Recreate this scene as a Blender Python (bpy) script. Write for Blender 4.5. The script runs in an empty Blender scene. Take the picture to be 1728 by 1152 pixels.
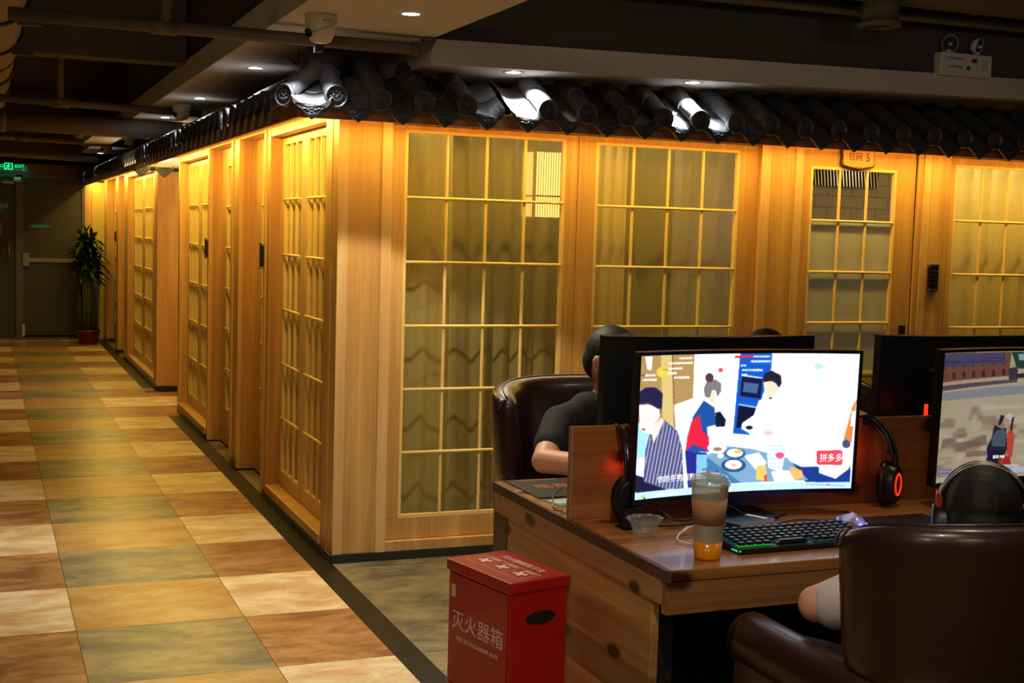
import bpy, bmesh, math, random
import numpy as np
from mathutils import Vector, Matrix, Euler
R = math.radians
random.seed(7)
S = bpy.context.scene
COL = S.collection

# ------------------------------------------------------------------ camera, world, exposure, room lights
cam_d = bpy.data.cameras.new('camera'); cam = bpy.data.objects.new('camera', cam_d); COL.objects.link(cam)
yaw, pit, rol = 0.38441873, 0.08170261, 0.02834253
F = Vector((math.sin(yaw)*math.cos(pit), math.cos(yaw)*math.cos(pit), -math.sin(pit)))
r_ = F.cross(Vector((0, 0, 1))).normalized(); u_ = r_.cross(F)
c_, s_ = math.cos(rol), math.sin(rol)
rr = c_*r_+s_*u_; uu = -s_*r_+c_*u_
M = Matrix((rr, uu, -F)).transposed().to_4x4(); M.translation = Vector((-1.452, -5.673, 1.5))
cam.matrix_world = M
cam_d.sensor_width = 36; cam_d.lens = 2217.686/1728*36; cam_d.clip_start = .05; cam_d.clip_end = 60
S.camera = cam
S.view_settings.view_transform = 'Standard'; S.view_settings.look = 'None'
S.view_settings.exposure = 0.0; S.view_settings.gamma = 1; S.view_settings.use_curve_mapping = False
W = bpy.data.worlds.new('world'); S.world = W; W.use_nodes = True
W.node_tree.nodes['Background'].inputs[0].default_value = (1, .86, .70, 1)
W.node_tree.nodes['Background'].inputs[1].default_value = .050

def light(kind, name, loc, energy, color, rot=(0, 0, 0), size=.1, size_y=None, spot=None, blend=.3):
    l = bpy.data.lights.new(name, kind); l.energy = energy; l.color = color
    if kind == 'AREA':
        l.size = size
        if size_y: l.shape = 'RECTANGLE'; l.size_y = size_y
    else: l.shadow_soft_size = size
    if kind == 'SPOT': l.spot_size = R(spot); l.spot_blend = blend
    o = bpy.data.objects.new(name, l); COL.objects.link(o); o.location = loc; o.rotation_euler = rot
    return o
COOL = (.80, .87, 1.0); NEUT = (1, .90, .66); WARM = (1, .72, .36); LED = (1, .71, .14)
# LED strips hidden behind the eave boards wash the timber walls from above
light('AREA', 'led_strip_light', (2.15, -.15, 2.015), 37, LED, (R(-20), 0, 0), 4.6, .04)
light('AREA', 'led_strip_light', (-.15, 2.6, 2.015), 43, LED, (0, R(-20), 0), .04, 5.2)
light('AREA', 'led_strip_light', (-.15, 9.2, 2.015), 40, LED, (0, R(-20), 0), .04, 5.6)
light('AREA', 'led_strip_light', (.45, 5.75, 1.98), 34, (1, .80, .42), (R(180), 0, 0), 1.6, .9)
# downlights in the soffit
for x, y, z, e, sp in ((-.235, -.36, 2.285, 46, 78), (-.166, 1.068, 2.285, 30, 110), (-.166, 2.9, 2.285, 25, 110), (-.166, 4.6, 2.285, 25, 110),
                       (-.17, 9.3, 2.285, 20, 100), (-.165, 11.0, 2.285, 20, 100), (.79, -.24, 2.190, 85, 104), (1.63, -.24, 2.205, 80, 90)):
    light('SPOT', 'downlight_beam', (x, y, z), e, COOL, size=.03, spot=sp, blend=.5)
light('SPOT', 'downlight_beam', (.02, -.95, 2.28), 95, NEUT, size=.03, spot=101, blend=.12)
# hall lights out of view: ceiling lamps and added fills
light('SPOT', 'unseen_hall_light', (-2.15, .9, 2.75), 150, (1, .94, .82), size=.05, spot=68, blend=.9)
light('SPOT', 'unseen_hall_light', (-2.2, 6.2, 2.75), 60, (1, .86, .66), size=.05, spot=80, blend=.9)
light('SPOT', 'unseen_hall_light', (-.75, .75, 2.8), 55, (1, .70, .22), size=.04, spot=24, blend=.9)  # added warm spot without a fixture, makes the golden pool on the floor
light('SPOT', 'unseen_hall_light', (-1.0, -.9, 2.8), 18, (1, .8, .5), size=.05, spot=60, blend=.9)
light('SPOT', 'unseen_hall_light', (1.0, -2.9, 2.85), 34, (1, .82, .6), size=.08, spot=110, blend=.9)
light('SPOT', 'unseen_hall_light', (-.75, -4.3, 2.9), 75, (1, .88, .7), (R(28), R(-22), 0), size=.06, spot=78, blend=.8)  # added spot to brighten the red box and the desk end
light('POINT', 'added_fill_light', (-1.75, -4.7, 2.0), 20, (1, .88, .70), size=.12)  # added point fill to lift the soffit, no pendant hangs here
light('POINT', 'added_fill_light', (2.3, -4.3, 2.7), 15, (1, .90, .76), size=.12)  # added point fill for the dark upper right, no fixture
light('AREA', 'unseen_hall_light', (-1.5, -6.6, 2.9), 48, (1, .84, .62), (R(22), 0, 0), 1.2, 1.2)  # broad unseen light behind the camera for overall brightness

# ------------------------------------------------------------------ materials
MAT = {}
def new_mat(name):
    m = bpy.data.materials.new(name); m.use_nodes = True; MAT[name] = m
    return m, m.node_tree.nodes, m.node_tree.links, m.node_tree.nodes['Principled BSDF']
def srgb(c):
    return tuple(((v/255)/12.92 if v/255 <= .04045 else ((v/255+.055)/1.055)**2.4) for v in c[:3])+(1,)
def plain(name, rgb, rough=.5, metal=0, coat=0, emit=None, es=1, spec=None, noise=0, nscale=30, bump=0, trans=0, ior=1.45, sub=0):
    m, N, L, b = new_mat(name)
    b.inputs['Base Color'].default_value = srgb(rgb); b.inputs['Roughness'].default_value = rough
    b.inputs['Metallic'].default_value = metal; b.inputs['Coat Weight'].default_value = coat
    if spec is not None: b.inputs['Specular IOR Level'].default_value = spec
    if emit: b.inputs['Emission Color'].default_value = srgb(emit); b.inputs['Emission Strength'].default_value = es
    if trans: b.inputs['Transmission Weight'].default_value = trans; b.inputs['IOR'].default_value = ior
    if sub:
        b.inputs['Subsurface Weight'].default_value = sub; b.inputs['Subsurface Radius'].default_value = (.02, .008, .004); b.inputs['Subsurface Scale'].default_value = .5
    if noise or bump:
        t = N.new('ShaderNodeTexCoord'); n = N.new('ShaderNodeTexNoise'); n.inputs['Scale'].default_value = nscale; n.inputs['Detail'].default_value = 5
        L.new(t.outputs['Object'], n.inputs['Vector'])
        if noise:
            x = N.new('ShaderNodeMix'); x.data_type = 'RGBA'; x.inputs[0].default_value = 0
            c = srgb(rgb); x.inputs[6].default_value = tuple(v*(1-noise) for v in c[:3])+(1,); x.inputs[7].default_value = tuple(min(1, v*(1+noise)) for v in c[:3])+(1,)
            L.new(n.outputs['Fac'], x.inputs[0]); L.new(x.outputs[2], b.inputs['Base Color'])
        if bump:
            bp = N.new('ShaderNodeBump'); bp.inputs['Strength'].default_value = bump; bp.inputs['Distance'].default_value = .01
            L.new(n.outputs['Fac'], bp.inputs['Height']); L.new(bp.outputs[0], b.inputs['Normal'])
    return m
def wood(name, light_, dark, axis='Z', rough=.38, scale=1.0, knots=0, planks=None, coat=0.0):
    """timber with long grain along one axis, figure, optional knots and plank-to-plank tone"""
    m, N, L, b = new_mat(name)
    t = N.new('ShaderNodeTexCoord'); mp = N.new('ShaderNodeMapping'); L.new(t.outputs['Object'], mp.inputs[0])
    st = {'X': (.9, 14, 14), 'Y': (14, .9, 14), 'Z': (14, 14, .9)}[axis]
    mp.inputs['Scale'].default_value = tuple(s*scale for s in st)
    n1 = N.new('ShaderNodeTexNoise'); n1.inputs['Scale'].default_value = 1.0; n1.inputs['Detail'].default_value = 6; n1.inputs['Distortion'].default_value = .6
    L.new(mp.outputs[0], n1.inputs['Vector'])
    m2 = N.new('ShaderNodeMapping'); m2.inputs['Scale'].default_value = tuple(s*scale*7 if s > 2 else s*scale*2.2 for s in st); L.new(t.outputs['Object'], m2.inputs[0])
    n2 = N.new('ShaderNodeTexNoise'); n2.inputs['Scale'].default_value = 1; n2.inputs['Detail'].default_value = 3; L.new(m2.outputs[0], n2.inputs['Vector'])
    mul = N.new('ShaderNodeMath'); mul.operation = 'MULTIPLY'; mul.inputs[1].default_value = 11; L.new(n1.outputs['Fac'], mul.inputs[0])
    sn = N.new('ShaderNodeMath'); sn.operation = 'SINE'; L.new(mul.outputs[0], sn.inputs[0])
    a1 = N.new('ShaderNodeMath'); a1.operation = 'MULTIPLY_ADD'; a1.inputs[1].default_value = .20; a1.inputs[2].default_value = .25; L.new(sn.outputs[0], a1.inputs[0])
    a2 = N.new('ShaderNodeMath'); a2.operation = 'MULTIPLY_ADD'; a2.inputs[1].default_value = .55; L.new(n2.outputs['Fac'], a2.inputs[0]); L.new(a1.outputs[0], a2.inputs[2])
    cr = N.new('ShaderNodeValToRGB'); cr.color_ramp.elements[0].color = srgb(dark); cr.color_ramp.elements[1].color = srgb(light_)
    cr.color_ramp.elements[0].position = .15; cr.color_ramp.elements[1].position = .8
    L.new(a2.outputs[0], cr.inputs[0]); out = cr.outputs[0]
    if planks:
        pa, pw = planks
        sp = N.new('ShaderNodeSeparateXYZ'); L.new(t.outputs['Object'], sp.inputs[0])
        d = N.new('ShaderNodeMath'); d.operation = 'DIVIDE'; d.inputs[1].default_value = pw; L.new(sp.outputs[pa], d.inputs[0])
        fl = N.new('ShaderNodeMath'); fl.operation = 'FLOOR'; L.new(d.outputs[0], fl.inputs[0])
        wn = N.new('ShaderNodeTexWhiteNoise'); wn.noise_dimensions = '1D'; L.new(fl.outputs[0], wn.inputs['W'])
        ma = N.new('ShaderNodeMath'); ma.operation = 'MULTIPLY_ADD'; ma.inputs[1].default_value = .7; ma.inputs[2].default_value = .62; L.new(wn.outputs[0], ma.inputs[0])
        hs = N.new('ShaderNodeHueSaturation'); L.new(ma.outputs[0], hs.inputs['Value']); L.new(out, hs.inputs['Color']); out = hs.outputs[0]
    if knots:
        mk = N.new('ShaderNodeMapping'); mk.inputs['Scale'].default_value = {'X': (.5, 1, 1), 'Y': (1, .5, 1), 'Z': (1, 1, .5)}[axis]; L.new(t.outputs['Object'], mk.inputs[0])
        v = N.new('ShaderNodeTexVoronoi'); v.inputs['Scale'].default_value = knots; L.new(mk.outputs[0], v.inputs['Vector'])
        nn = N.new('ShaderNodeTexNoise'); nn.inputs['Scale'].default_value = 30; L.new(t.outputs['Object'], nn.inputs['Vector'])
        ad = N.new('ShaderNodeMath'); ad.operation = 'MULTIPLY_ADD'; ad.inputs[1].default_value = .12; L.new(nn.outputs['Fac'], ad.inputs[0]); L.new(v.outputs['Distance'], ad.inputs[2])
        kr = N.new('ShaderNodeValToRGB'); kr.color_ramp.elements[0].position = .17; kr.color_ramp.elements[1].position = .25
        kr.color_ramp.elements[0].color = (.16, .10, .06, 1); kr.color_ramp.elements[1].color = (1, 1, 1, 1); L.new(ad.outputs[0], kr.inputs[0])
        mx = N.new('ShaderNodeMix'); mx.data_type = 'RGBA'; mx.blend_type = 'MULTIPLY'; mx.inputs[0].default_value = 1; L.new(out, mx.inputs[6]); L.new(kr.outputs[0], mx.inputs[7]); out = mx.outputs[2]
    L.new(out, b.inputs['Base Color']); b.inputs['Roughness'].default_value = rough; b.inputs['Coat Weight'].default_value = coat
    bp = N.new('ShaderNodeBump'); bp.inputs['Strength'].default_value = .12; bp.inputs['Distance'].default_value = .004
    L.new(a2.outputs[0], bp.inputs['Height']); L.new(bp.outputs[0], b.inputs['Normal'])
    return m
ASH = wood('ash_face', (216, 170, 104), (184, 132, 72), 'Z')
ASHP = wood('ash_pale', (226, 186, 128), (200, 154, 98), 'Z')
ASHR = wood('ash_red', (198, 148, 88), (160, 106, 58), 'Z')
ASHX = wood('ash_across', (214, 168, 112), (180, 128, 76), 'X')
ASHY = wood('ash_along', (214, 168, 112), (180, 128, 76), 'Y')
BAR = plain('lattice_bar', (232, 196, 124), .38, noise=.06, nscale=12)
EAVEW = wood('eave_board', (196, 138, 84), (156, 104, 60), 'X')
DTOP = wood('desk_top', (216, 152, 84), (162, 100, 48), 'X', .27, .8, knots=6, planks=(1, .14), coat=.15)
DSIDE = wood('desk_side', (200, 148, 88), (146, 96, 52), 'Y', .45, .8, knots=8, planks=(2, .093))
DEDGE = wood('desk_edge', (176, 124, 72), (120, 76, 40), 'X', .45, .8, knots=6)
DDARK = wood('desk_dark_edge', (100, 68, 42), (54, 34, 20), 'Y', .5)
PART = wood('partition_board', (172, 108, 58), (120, 70, 34), 'X', .4, .8, knots=6)
def glass_mat(name, tint=(1, 1, 1), refl=.10, rough=.0, frost=0):
    m, N, L, b = new_mat(name); N.remove(b); o = N['Material Output']
    tr = N.new('ShaderNodeBsdfTransparent'); tr.inputs[0].default_value = tint+(1,)
    gl = N.new('ShaderNodeBsdfGlossy'); gl.inputs['Roughness'].default_value = rough
    fr = N.new('ShaderNodeFresnel'); fr.inputs[0].default_value = 1.5
    ge = N.new('ShaderNodeNewGeometry'); iv = N.new('ShaderNodeMath'); iv.operation = 'SUBTRACT'; iv.inputs[0].default_value = 1; L.new(ge.outputs['Backfacing'], iv.inputs[1])
    fm_ = N.new('ShaderNodeMath'); fm_.operation = 'MULTIPLY'; L.new(fr.outputs[0], fm_.inputs[0]); L.new(iv.outputs[0], fm_.inputs[1])   # the far side of a thin pane adds no total reflection
    mx = N.new('ShaderNodeMixShader'); L.new(fm_.outputs[0], mx.inputs[0]); L.new(gl.outputs[0], mx.inputs[2])
    if frost:
        df = N.new('ShaderNodeBsdfDiffuse'); df.inputs[0].default_value = (.74, .71, .58, 1)
        tl = N.new('ShaderNodeBsdfTranslucent'); tl.inputs[0].default_value = (.6, .6, .55, 1)
        a = N.new('ShaderNodeMixShader'); a.inputs[0].default_value = .5; L.new(df.outputs[0], a.inputs[1]); L.new(tl.outputs[0], a.inputs[2])
        c = N.new('ShaderNodeMixShader'); c.inputs[0].default_value = frost; L.new(tr.outputs[0], c.inputs[1]); L.new(a.outputs[0], c.inputs[2])
        L.new(c.outputs[0], mx.inputs[1])
    else: L.new(tr.outputs[0], mx.inputs[1])
    L.new(mx.outputs[0], o.inputs[0]); return m
GLASS = glass_mat('window_glass')
FROST = glass_mat('frosted_glass', frost=.93)
CLEARP = glass_mat('clear_plastic', (.95, .94, .88), rough=.15, frost=.42)
def curtain_mat(name, rgb, alpha):
    m, N, L, b = new_mat(name); N.remove(b); o = N['Material Output']
    df = N.new('ShaderNodeBsdfDiffuse'); df.inputs[0].default_value = srgb(rgb)
    tl = N.new('ShaderNodeBsdfTranslucent'); tl.inputs[0].default_value = srgb(rgb)
    tr = N.new('ShaderNodeBsdfTransparent')
    a = N.new('ShaderNodeMixShader'); a.inputs[0].default_value = .4; L.new(df.outputs[0], a.inputs[1]); L.new(tl.outputs[0], a.inputs[2])
    c = N.new('ShaderNodeMixShader'); c.inputs[0].default_value = alpha; L.new(tr.outputs[0], c.inputs[1]); L.new(a.outputs[0], c.inputs[2])
    L.new(c.outputs[0], o.inputs[0]); return m
SHEER = curtain_mat('sheer_curtain', (198, 180, 112), .56)
DRAPE = curtain_mat('drape', (226, 206, 130), .96)
PLASTER = plain('interior_plaster', (150, 138, 104), .8, noise=.1, nscale=3)
SOFF = plain('soffit_paint', (212, 202, 184), .75, noise=.05, nscale=6)
DKWALL = plain('dark_paint', (80, 72, 64), .8, noise=.1, nscale=5)
CEIL = plain('slab_paint', (60, 54, 46), .85, noise=.15, nscale=4)
PIPE = plain('painted_pipe', (104, 90, 70), .55, noise=.08, nscale=10)
DUCT = plain('duct_skin', (122, 108, 84), .6, noise=.08, nscale=6)
TILE = plain('roof_tile_clay', (74, 72, 70), .42, noise=.25, nscale=45, bump=.35, coat=.15)
BLACK = plain('black_plastic', (16, 16, 17), .35)
MATT = plain('matt_black', (12, 12, 12), .7)
DARKM = plain('dark_metal', (50, 40, 32), .4, metal=.3)
STEEL = plain('steel', (180, 176, 168), .3, metal=1)
BRONZE = plain('bronze', (90, 74, 56), .35, metal=.9)
SKIRT = plain('skirting', (38, 42, 46), .3)
WHITE = plain('white_plastic', (226, 222, 208), .35)
RED = plain('red_paint', (172, 18, 17), .32, coat=.3)
WTXT = plain('white_print', (232, 200, 190), .5)
LEATHER = plain('brown_leather', (48, 25, 19), .32, coat=.12, noise=.15, nscale=12, bump=.25)
SKIN = plain('skin', (214, 154, 122), .5, noise=.05, nscale=8)
HAIR = plain('black_hair', (13, 11, 10), .62, bump=.12, nscale=140)
TEE_B = plain('black_cotton', (14, 15, 18), .85)
TEE_W = plain('white_cotton', (206, 194, 190), .8, bump=1.0, nscale=9)
TROUS = plain('dark_trousers', (26, 28, 36), .8)
EYE = plain('eye_white', (230, 225, 220), .2); IRIS = plain('iris', (30, 20, 14), .2)
GREEN = plain('leaf', (36, 62, 24), .45, noise=.3, nscale=9); STEMM = plain('cane', (84, 80, 34), .5, noise=.3, nscale=20)
POTM = plain('red_pot', (120, 26, 20), .35)
METD = plain('metal_door', (58, 55, 50), .45, noise=.08, nscale=2)
LAMP = plain('lamp_face', (255, 255, 255), .5, emit=(235, 240, 255), es=14)
LEDM = plain('led_tape', (255, 220, 120), .5, emit=(255, 214, 110), es=6)
def emis(name, rgb, s=1.0):
    m, N, L, b = new_mat(name); b.inputs['Base Color'].default_value = (0, 0, 0, 1); b.inputs['Roughness'].default_value = .4
    b.inputs['Emission Color'].default_value = srgb(rgb); b.inputs['Emission Strength'].default_value = s; return m
EGREEN = emis('exit_green', (20, 240, 130), 1.6); ERED = emis('red_led', (255, 40, 20), 2.2); EBLUE = emis('blue_led', (70, 80, 255), 4)
ECYAN = emis('key_light', (20, 230, 190), .8); EKG = emis('key_green', (20, 200, 60), 1.0)

# ------------------------------------------------------------------ mesh helpers
class MB:
    def __init__(s): s.v = []; s.f = []; s.sm = []
    def add(s, vs, fs, smooth=False):
        n = len(s.v); s.v += [tuple(v) for v in vs]; s.f += [tuple(i+n for i in f) for f in fs]; s.sm += [smooth]*len(fs); return s
    def box(s, x0, x1, y0, y1, z0, z1):
        x0, x1 = sorted((x0, x1)); y0, y1 = sorted((y0, y1)); z0, z1 = sorted((z0, z1))
        return s.add([(x0, y0, z0), (x1, y0, z0), (x1, y1, z0), (x0, y1, z0), (x0, y0, z1), (x1, y0, z1), (x1, y1, z1), (x0, y1, z1)],
                     [(0, 3, 2, 1), (4, 5, 6, 7), (0, 1, 5, 4), (1, 2, 6, 5), (2, 3, 7, 6), (3, 0, 4, 7)])
    def cyl(s, p0, p1, r0, r1=None, n=20, caps=True, smooth=True):
        r1 = r0 if r1 is None else r1; p0 = Vector(p0); p1 = Vector(p1); d = (p1-p0).normalized()
        a = d.orthogonal().normalized(); b = d.cross(a)
        vs = []
        for p, r in ((p0, r0), (p1, r1)):
            for k in range(n):
                t = 2*math.pi*k/n; vs.append(p+a*r*math.cos(t)+b*r*math.sin(t))
        s.add(vs, [(k, (k+1) % n, n+(k+1) % n, n+k) for k in range(n)], smooth)
        if caps: s.add(vs, [tuple(range(n-1, -1, -1)), tuple(range(n, 2*n))])
        return s
    def tube(s, pts, r, n=10, closed=False):
        pts = [Vector(p) for p in pts]; m = len(pts); rs = r if isinstance(r, (list, tuple)) else [r]*m
        up = None; vs = []
        for i, p in enumerate(pts):
            if closed: d = (pts[(i+1) % m]-pts[i-1]).normalized()
            else: d = (pts[min(i+1, m-1)]-pts[max(i-1, 0)]).normalized()
            if up is None: up = d.orthogonal().normalized()
            up = (up-d*up.dot(d)).normalized(); b = d.cross(up)
            for k in range(n):
                t = 2*math.pi*k/n; vs.append(p+up*rs[i]*math.cos(t)+b*rs[i]*math.sin(t))
        fs = [(i*n+k, i*n+(k+1) % n, ((i+1) % m)*n+(k+1) % n, ((i+1) % m)*n+k) for i in range(m if closed else m-1) for k in range(n)]
        s.add(vs, fs, True)
        if not closed: s.add(vs[:n], [tuple(range(n-1, -1, -1))]); s.add(vs[-n:], [tuple(range(n))])
        return s
    def lathe(s, prof, c=(0, 0, 0), n=28, wob=None):
        vs = []; m = len(prof)
        for i, (r, z) in enumerate(prof):
            for k in range(n):
                t = 2*math.pi*k/n; q = r*(1+(wob(i, t) if wob else 0)); vs.append((c[0]+q*math.cos(t), c[1]+q*math.sin(t), c[2]+z))
        s.add(vs, [(i*n+k, i*n+(k+1) % n, (i+1)*n+(k+1) % n, (i+1)*n+k) for i in range(m-1) for k in range(n)], True); return s
    def prism(s, poly, axis, a0, a1, smooth=False):
        """2-D outline extruded along an axis; the outline is given in the other two axes in order"""
        def P(u, v, a): return {'x': (a, u, v), 'y': (u, a, v), 'z': (u, v, a)}[axis]
        n = len(poly); vs = [P(u, v, a0) for u, v in poly]+[P(u, v, a1) for u, v in poly]
        s.add(vs, [(k, (k+1) % n, n+(k+1) % n, n+k) for k in range(n)], smooth); s.add(vs, [tuple(range(n-1, -1, -1)), tuple(range(n, 2*n))]); return s
    def sphere(s, c, r, n=14, m=10):
        r = (r, r, r) if isinstance(r, (int, float)) else r; c = Vector(c)
        vs = [c+Vector((r[0]*math.sin(math.pi*j/m)*math.cos(2*math.pi*k/n), r[1]*math.sin(math.pi*j/m)*math.sin(2*math.pi*k/n), r[2]*math.cos(math.pi*j/m))) for j in range(m+1) for k in range(n)]
        s.add(vs, [(j*n+k, (j+1)*n+k, (j+1)*n+(k+1) % n, j*n+(k+1) % n) for j in range(m) for k in range(n)], True); return s
    def sheet(s, fn, nu, nv, th=0, smooth=True):
        vs = [fn(i/nu, j/nv) for j in range(nv+1) for i in range(nu+1)]
        s.add(vs, [(j*(nu+1)+i, j*(nu+1)+i+1, (j+1)*(nu+1)+i+1, (j+1)*(nu+1)+i) for j in range(nv) for i in range(nu)], smooth); return s
    def xf(s, mat):
        s.v = [tuple(mat @ Vector(v)) for v in s.v]; return s
def fix(me):
    bm = bmesh.new(); bm.from_mesh(me); bmesh.ops.remove_doubles(bm, verts=bm.verts, dist=1e-6)
    bmesh.ops.recalc_face_normals(bm, faces=bm.faces); bm.to_mesh(me); bm.free()
def obj(name, mb, mat, parent=None, bevel=0, solid=0, subd=0, loc=None, rz=0, clean=True):
    me = bpy.data.meshes.new(name); me.from_pydata(mb.v, [], mb.f)
    for p, q in zip(me.polygons, mb.sm): p.use_smooth = q
    if clean: fix(me)
    me.materials.append(mat if not isinstance(mat, str) else MAT[mat])
    o = bpy.data.objects.new(name, me); COL.objects.link(o)
    if parent: o.parent = parent
    if loc: o.location = loc
    if rz: o.rotation_euler[2] = rz
    if solid: md = o.modifiers.new('s', 'SOLIDIFY'); md.thickness = solid; md.offset = 0
    if bevel: md = o.modifiers.new('b', 'BEVEL'); md.width = bevel; md.segments = 2; md.limit_method = 'ANGLE'; md.angle_limit = R(40)
    if subd: md = o.modifiers.new('u', 'SUBSURF'); md.levels = subd; md.render_levels = subd
    return o
def tag(o, label, cat, group=None, kind=None):
    o['label'] = label; o['category'] = cat
    if group: o['group'] = group
    o['kind'] = kind or 'thing'
    return o
def thing(name, label, cat, loc=(0, 0, 0), rz=0, group=None):
    o = bpy.data.objects.new(name, None); COL.objects.link(o); o.location = loc; o.rotation_euler[2] = rz; o.empty_display_size = .05
    return tag(o, label, cat, group)
def struct(name, mb, mat, parent=None, label=None, **k):
    o = obj(name, mb, mat, parent, **k)
    if not parent: o['kind'] = 'structure'
    if label: o['label'] = label
    return o
def dup(src, loc=None, rz=None, label=None, group=None):
    c = src.copy(); COL.objects.link(c)
    if loc is not None: c.location = loc
    if rz is not None: c.rotation_euler[2] = rz
    if label: c['label'] = label
    if group: c['group'] = group
    for ch in list(src.children):
        d = ch.copy(); COL.objects.link(d); d.parent = c
        for g in list(ch.children):
            e = g.copy(); COL.objects.link(e); e.parent = d
    return c
def txt(s, size, mat4, mat, parent=None, name='lettering', ext=.0006, align='CENTER', fn=None, sx=1.0):
    cu = bpy.data.curves.new(name, 'FONT'); cu.body = s; cu.size = size; cu.align_x = align; cu.align_y = 'CENTER'; cu.extrude = ext; cu.resolution_u = 3
    t = bpy.data.objects.new('tmp', cu); COL.objects.link(t)
    dg = bpy.context.evaluated_depsgraph_get(); me = bpy.data.meshes.new_from_object(t.evaluated_get(dg))
    bpy.data.objects.remove(t); bpy.data.curves.remove(cu)
    for v in me.vertices:
        v.co.x *= sx
        v.co = (fn(v.co) if fn else mat4 @ v.co)
    me.name = name; me.materials.clear(); me.materials.append(mat)
    o = bpy.data.objects.new(name, me); COL.objects.link(o); o.parent = parent
    return o
def basis(o, ux, uy):
    ux = Vector(ux).normalized(); uy = Vector(uy).normalized(); uz = ux.cross(uy)
    m = Matrix((ux, uy, uz)).transposed().to_4x4(); m.translation = Vector(o); return m
def smooth_path(P, n=6):
    P = [Vector(p) for p in P]; Q = [P[0]]+P+[P[-1]]; out = []
    for i in range(1, len(Q)-2):
        a, b, c, d = Q[i-1:i+3]
        for k in range(n):
            t = k/n; out.append(.5*((2*b)+(c-a)*t+(2*a-5*b+4*c-d)*t*t+(3*b-a-3*c+d)*t**3))
    return out+[P[-1]]
def blob(name, prims, mat, parent=None, voxel=.006, smooth=6):
    """tapered capsules and ellipsoids fused into one continuous surface"""
    mb = MB()
    for p in prims:
        if p[0] == 'c':
            _, a, ra, b, rb = p; a = Vector(a); b = Vector(b)
            mb.sphere(a, ra, 14, 10); mb.sphere(b, rb, 14, 10); mb.cyl(a, b, ra, rb, 16)
        else:
            _, c, r, rot = (p+(None,))[:4]; t = MB().sphere((0, 0, 0), r, 20, 14)
            m = Matrix.Translation(Vector(c)) @ (Euler(rot).to_matrix().to_4x4() if rot else Matrix.Identity(4)); t.xf(m)
            mb.add(t.v, t.f, True)
    o = obj(name, mb, mat, parent, clean=True)
    r = o.modifiers.new('r', 'REMESH'); r.mode = 'VOXEL'; r.voxel_size = voxel; r.use_smooth_shade = True
    q = o.modifiers.new('q', 'SMOOTH'); q.iterations = smooth; q.factor = .5
    dg = bpy.context.evaluated_depsgraph_get(); me = bpy.data.meshes.new_from_object(o.evaluated_get(dg)); old = o.data
    o.modifiers.clear(); o.data = me; bpy.data.meshes.remove(old); me.name = name
    for f in me.polygons: f.use_smooth = True
    return o
#@@SETTING
# ------------------------------------------------------------------ floor
def floor_mat():
    m, N, L, b = new_mat('floor_tiles')
    def attr(n): a = N.new('ShaderNodeAttribute'); a.attribute_name = n; return a
    a1, a2, rnd = attr('c1'), attr('c2'), attr('seed')
    t = N.new('ShaderNodeTexCoord'); mp = N.new('ShaderNodeMapping'); mp.inputs['Scale'].default_value = (3.4, 6.5, 1); L.new(t.outputs['Object'], mp.inputs[0])
    ad = N.new('ShaderNodeVectorMath'); ad.operation = 'ADD'; L.new(mp.outputs[0], ad.inputs[0]); L.new(rnd.outputs['Vector'], ad.inputs[1])
    n = N.new('ShaderNodeTexNoise'); n.inputs['Scale'].default_value = 1; n.inputs['Detail'].default_value = 12; n.inputs['Roughness'].default_value = .74; n.inputs['Distortion'].default_value = .35
    L.new(ad.outputs[0], n.inputs['Vector'])
    cr = N.new('ShaderNodeMapRange'); cr.inputs[1].default_value = .41; cr.inputs[2].default_value = .60; L.new(n.outputs['Fac'], cr.inputs[0])
    x = N.new('ShaderNodeMix'); x.data_type = 'RGBA'; L.new(cr.outputs[0], x.inputs[0]); L.new(a1.outputs['Color'], x.inputs[6]); L.new(a2.outputs['Color'], x.inputs[7])
    L.new(x.outputs[2], b.inputs['Base Color']); b.inputs['Roughness'].default_value = .34; b.inputs['Specular IOR Level'].default_value = .36
    bp = N.new('ShaderNodeBump'); bp.inputs['Strength'].default_value = .15; bp.inputs['Distance'].default_value = .004; L.new(n.outputs['Fac'], bp.inputs['Height']); L.new(bp.outputs[0], b.inputs['Normal'])
    return m
FLM = floor_mat()
TC = {'beige': ((188, 150, 104), (220, 204, 170)), 'rust': ((126, 82, 48), (176, 130, 84)), 'gold': ((158, 116, 60), (182, 152, 104)),
      'slate': ((92, 92, 82), (156, 138, 98)), 'grey': ((84, 78, 62), (138, 122, 92)), 'black': ((9, 9, 8), (13, 12, 11)), 'grout': ((52, 44, 34), (60, 50, 40))}
fv, ff, fc1, fc2, fse = [], [], [], [], []
def ftile(x0, x1, y0, y1, kind, g=.0013, z=0):
    n = len(fv); fv.extend([(x0+g, y0+g, z), (x1-g, y0+g, z), (x1-g, y1-g, z), (x0+g, y1-g, z)]); ff.append((n, n+1, n+2, n+3))
    v = random.uniform(.92, 1.06); a, b_ = TC[kind]
    fc1.append(tuple(q*v for q in srgb(a)[:3])+(1,)); fc2.append(tuple(q*v for q in srgb(b_)[:3])+(1,)); fse.append((random.random()*9, random.random()*9, random.random()*9, 1))
ftile(-7, 7, -8, 12.3, 'grout', 0, -.0012)
yk = -.088-.6105*13
k = 0
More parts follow.
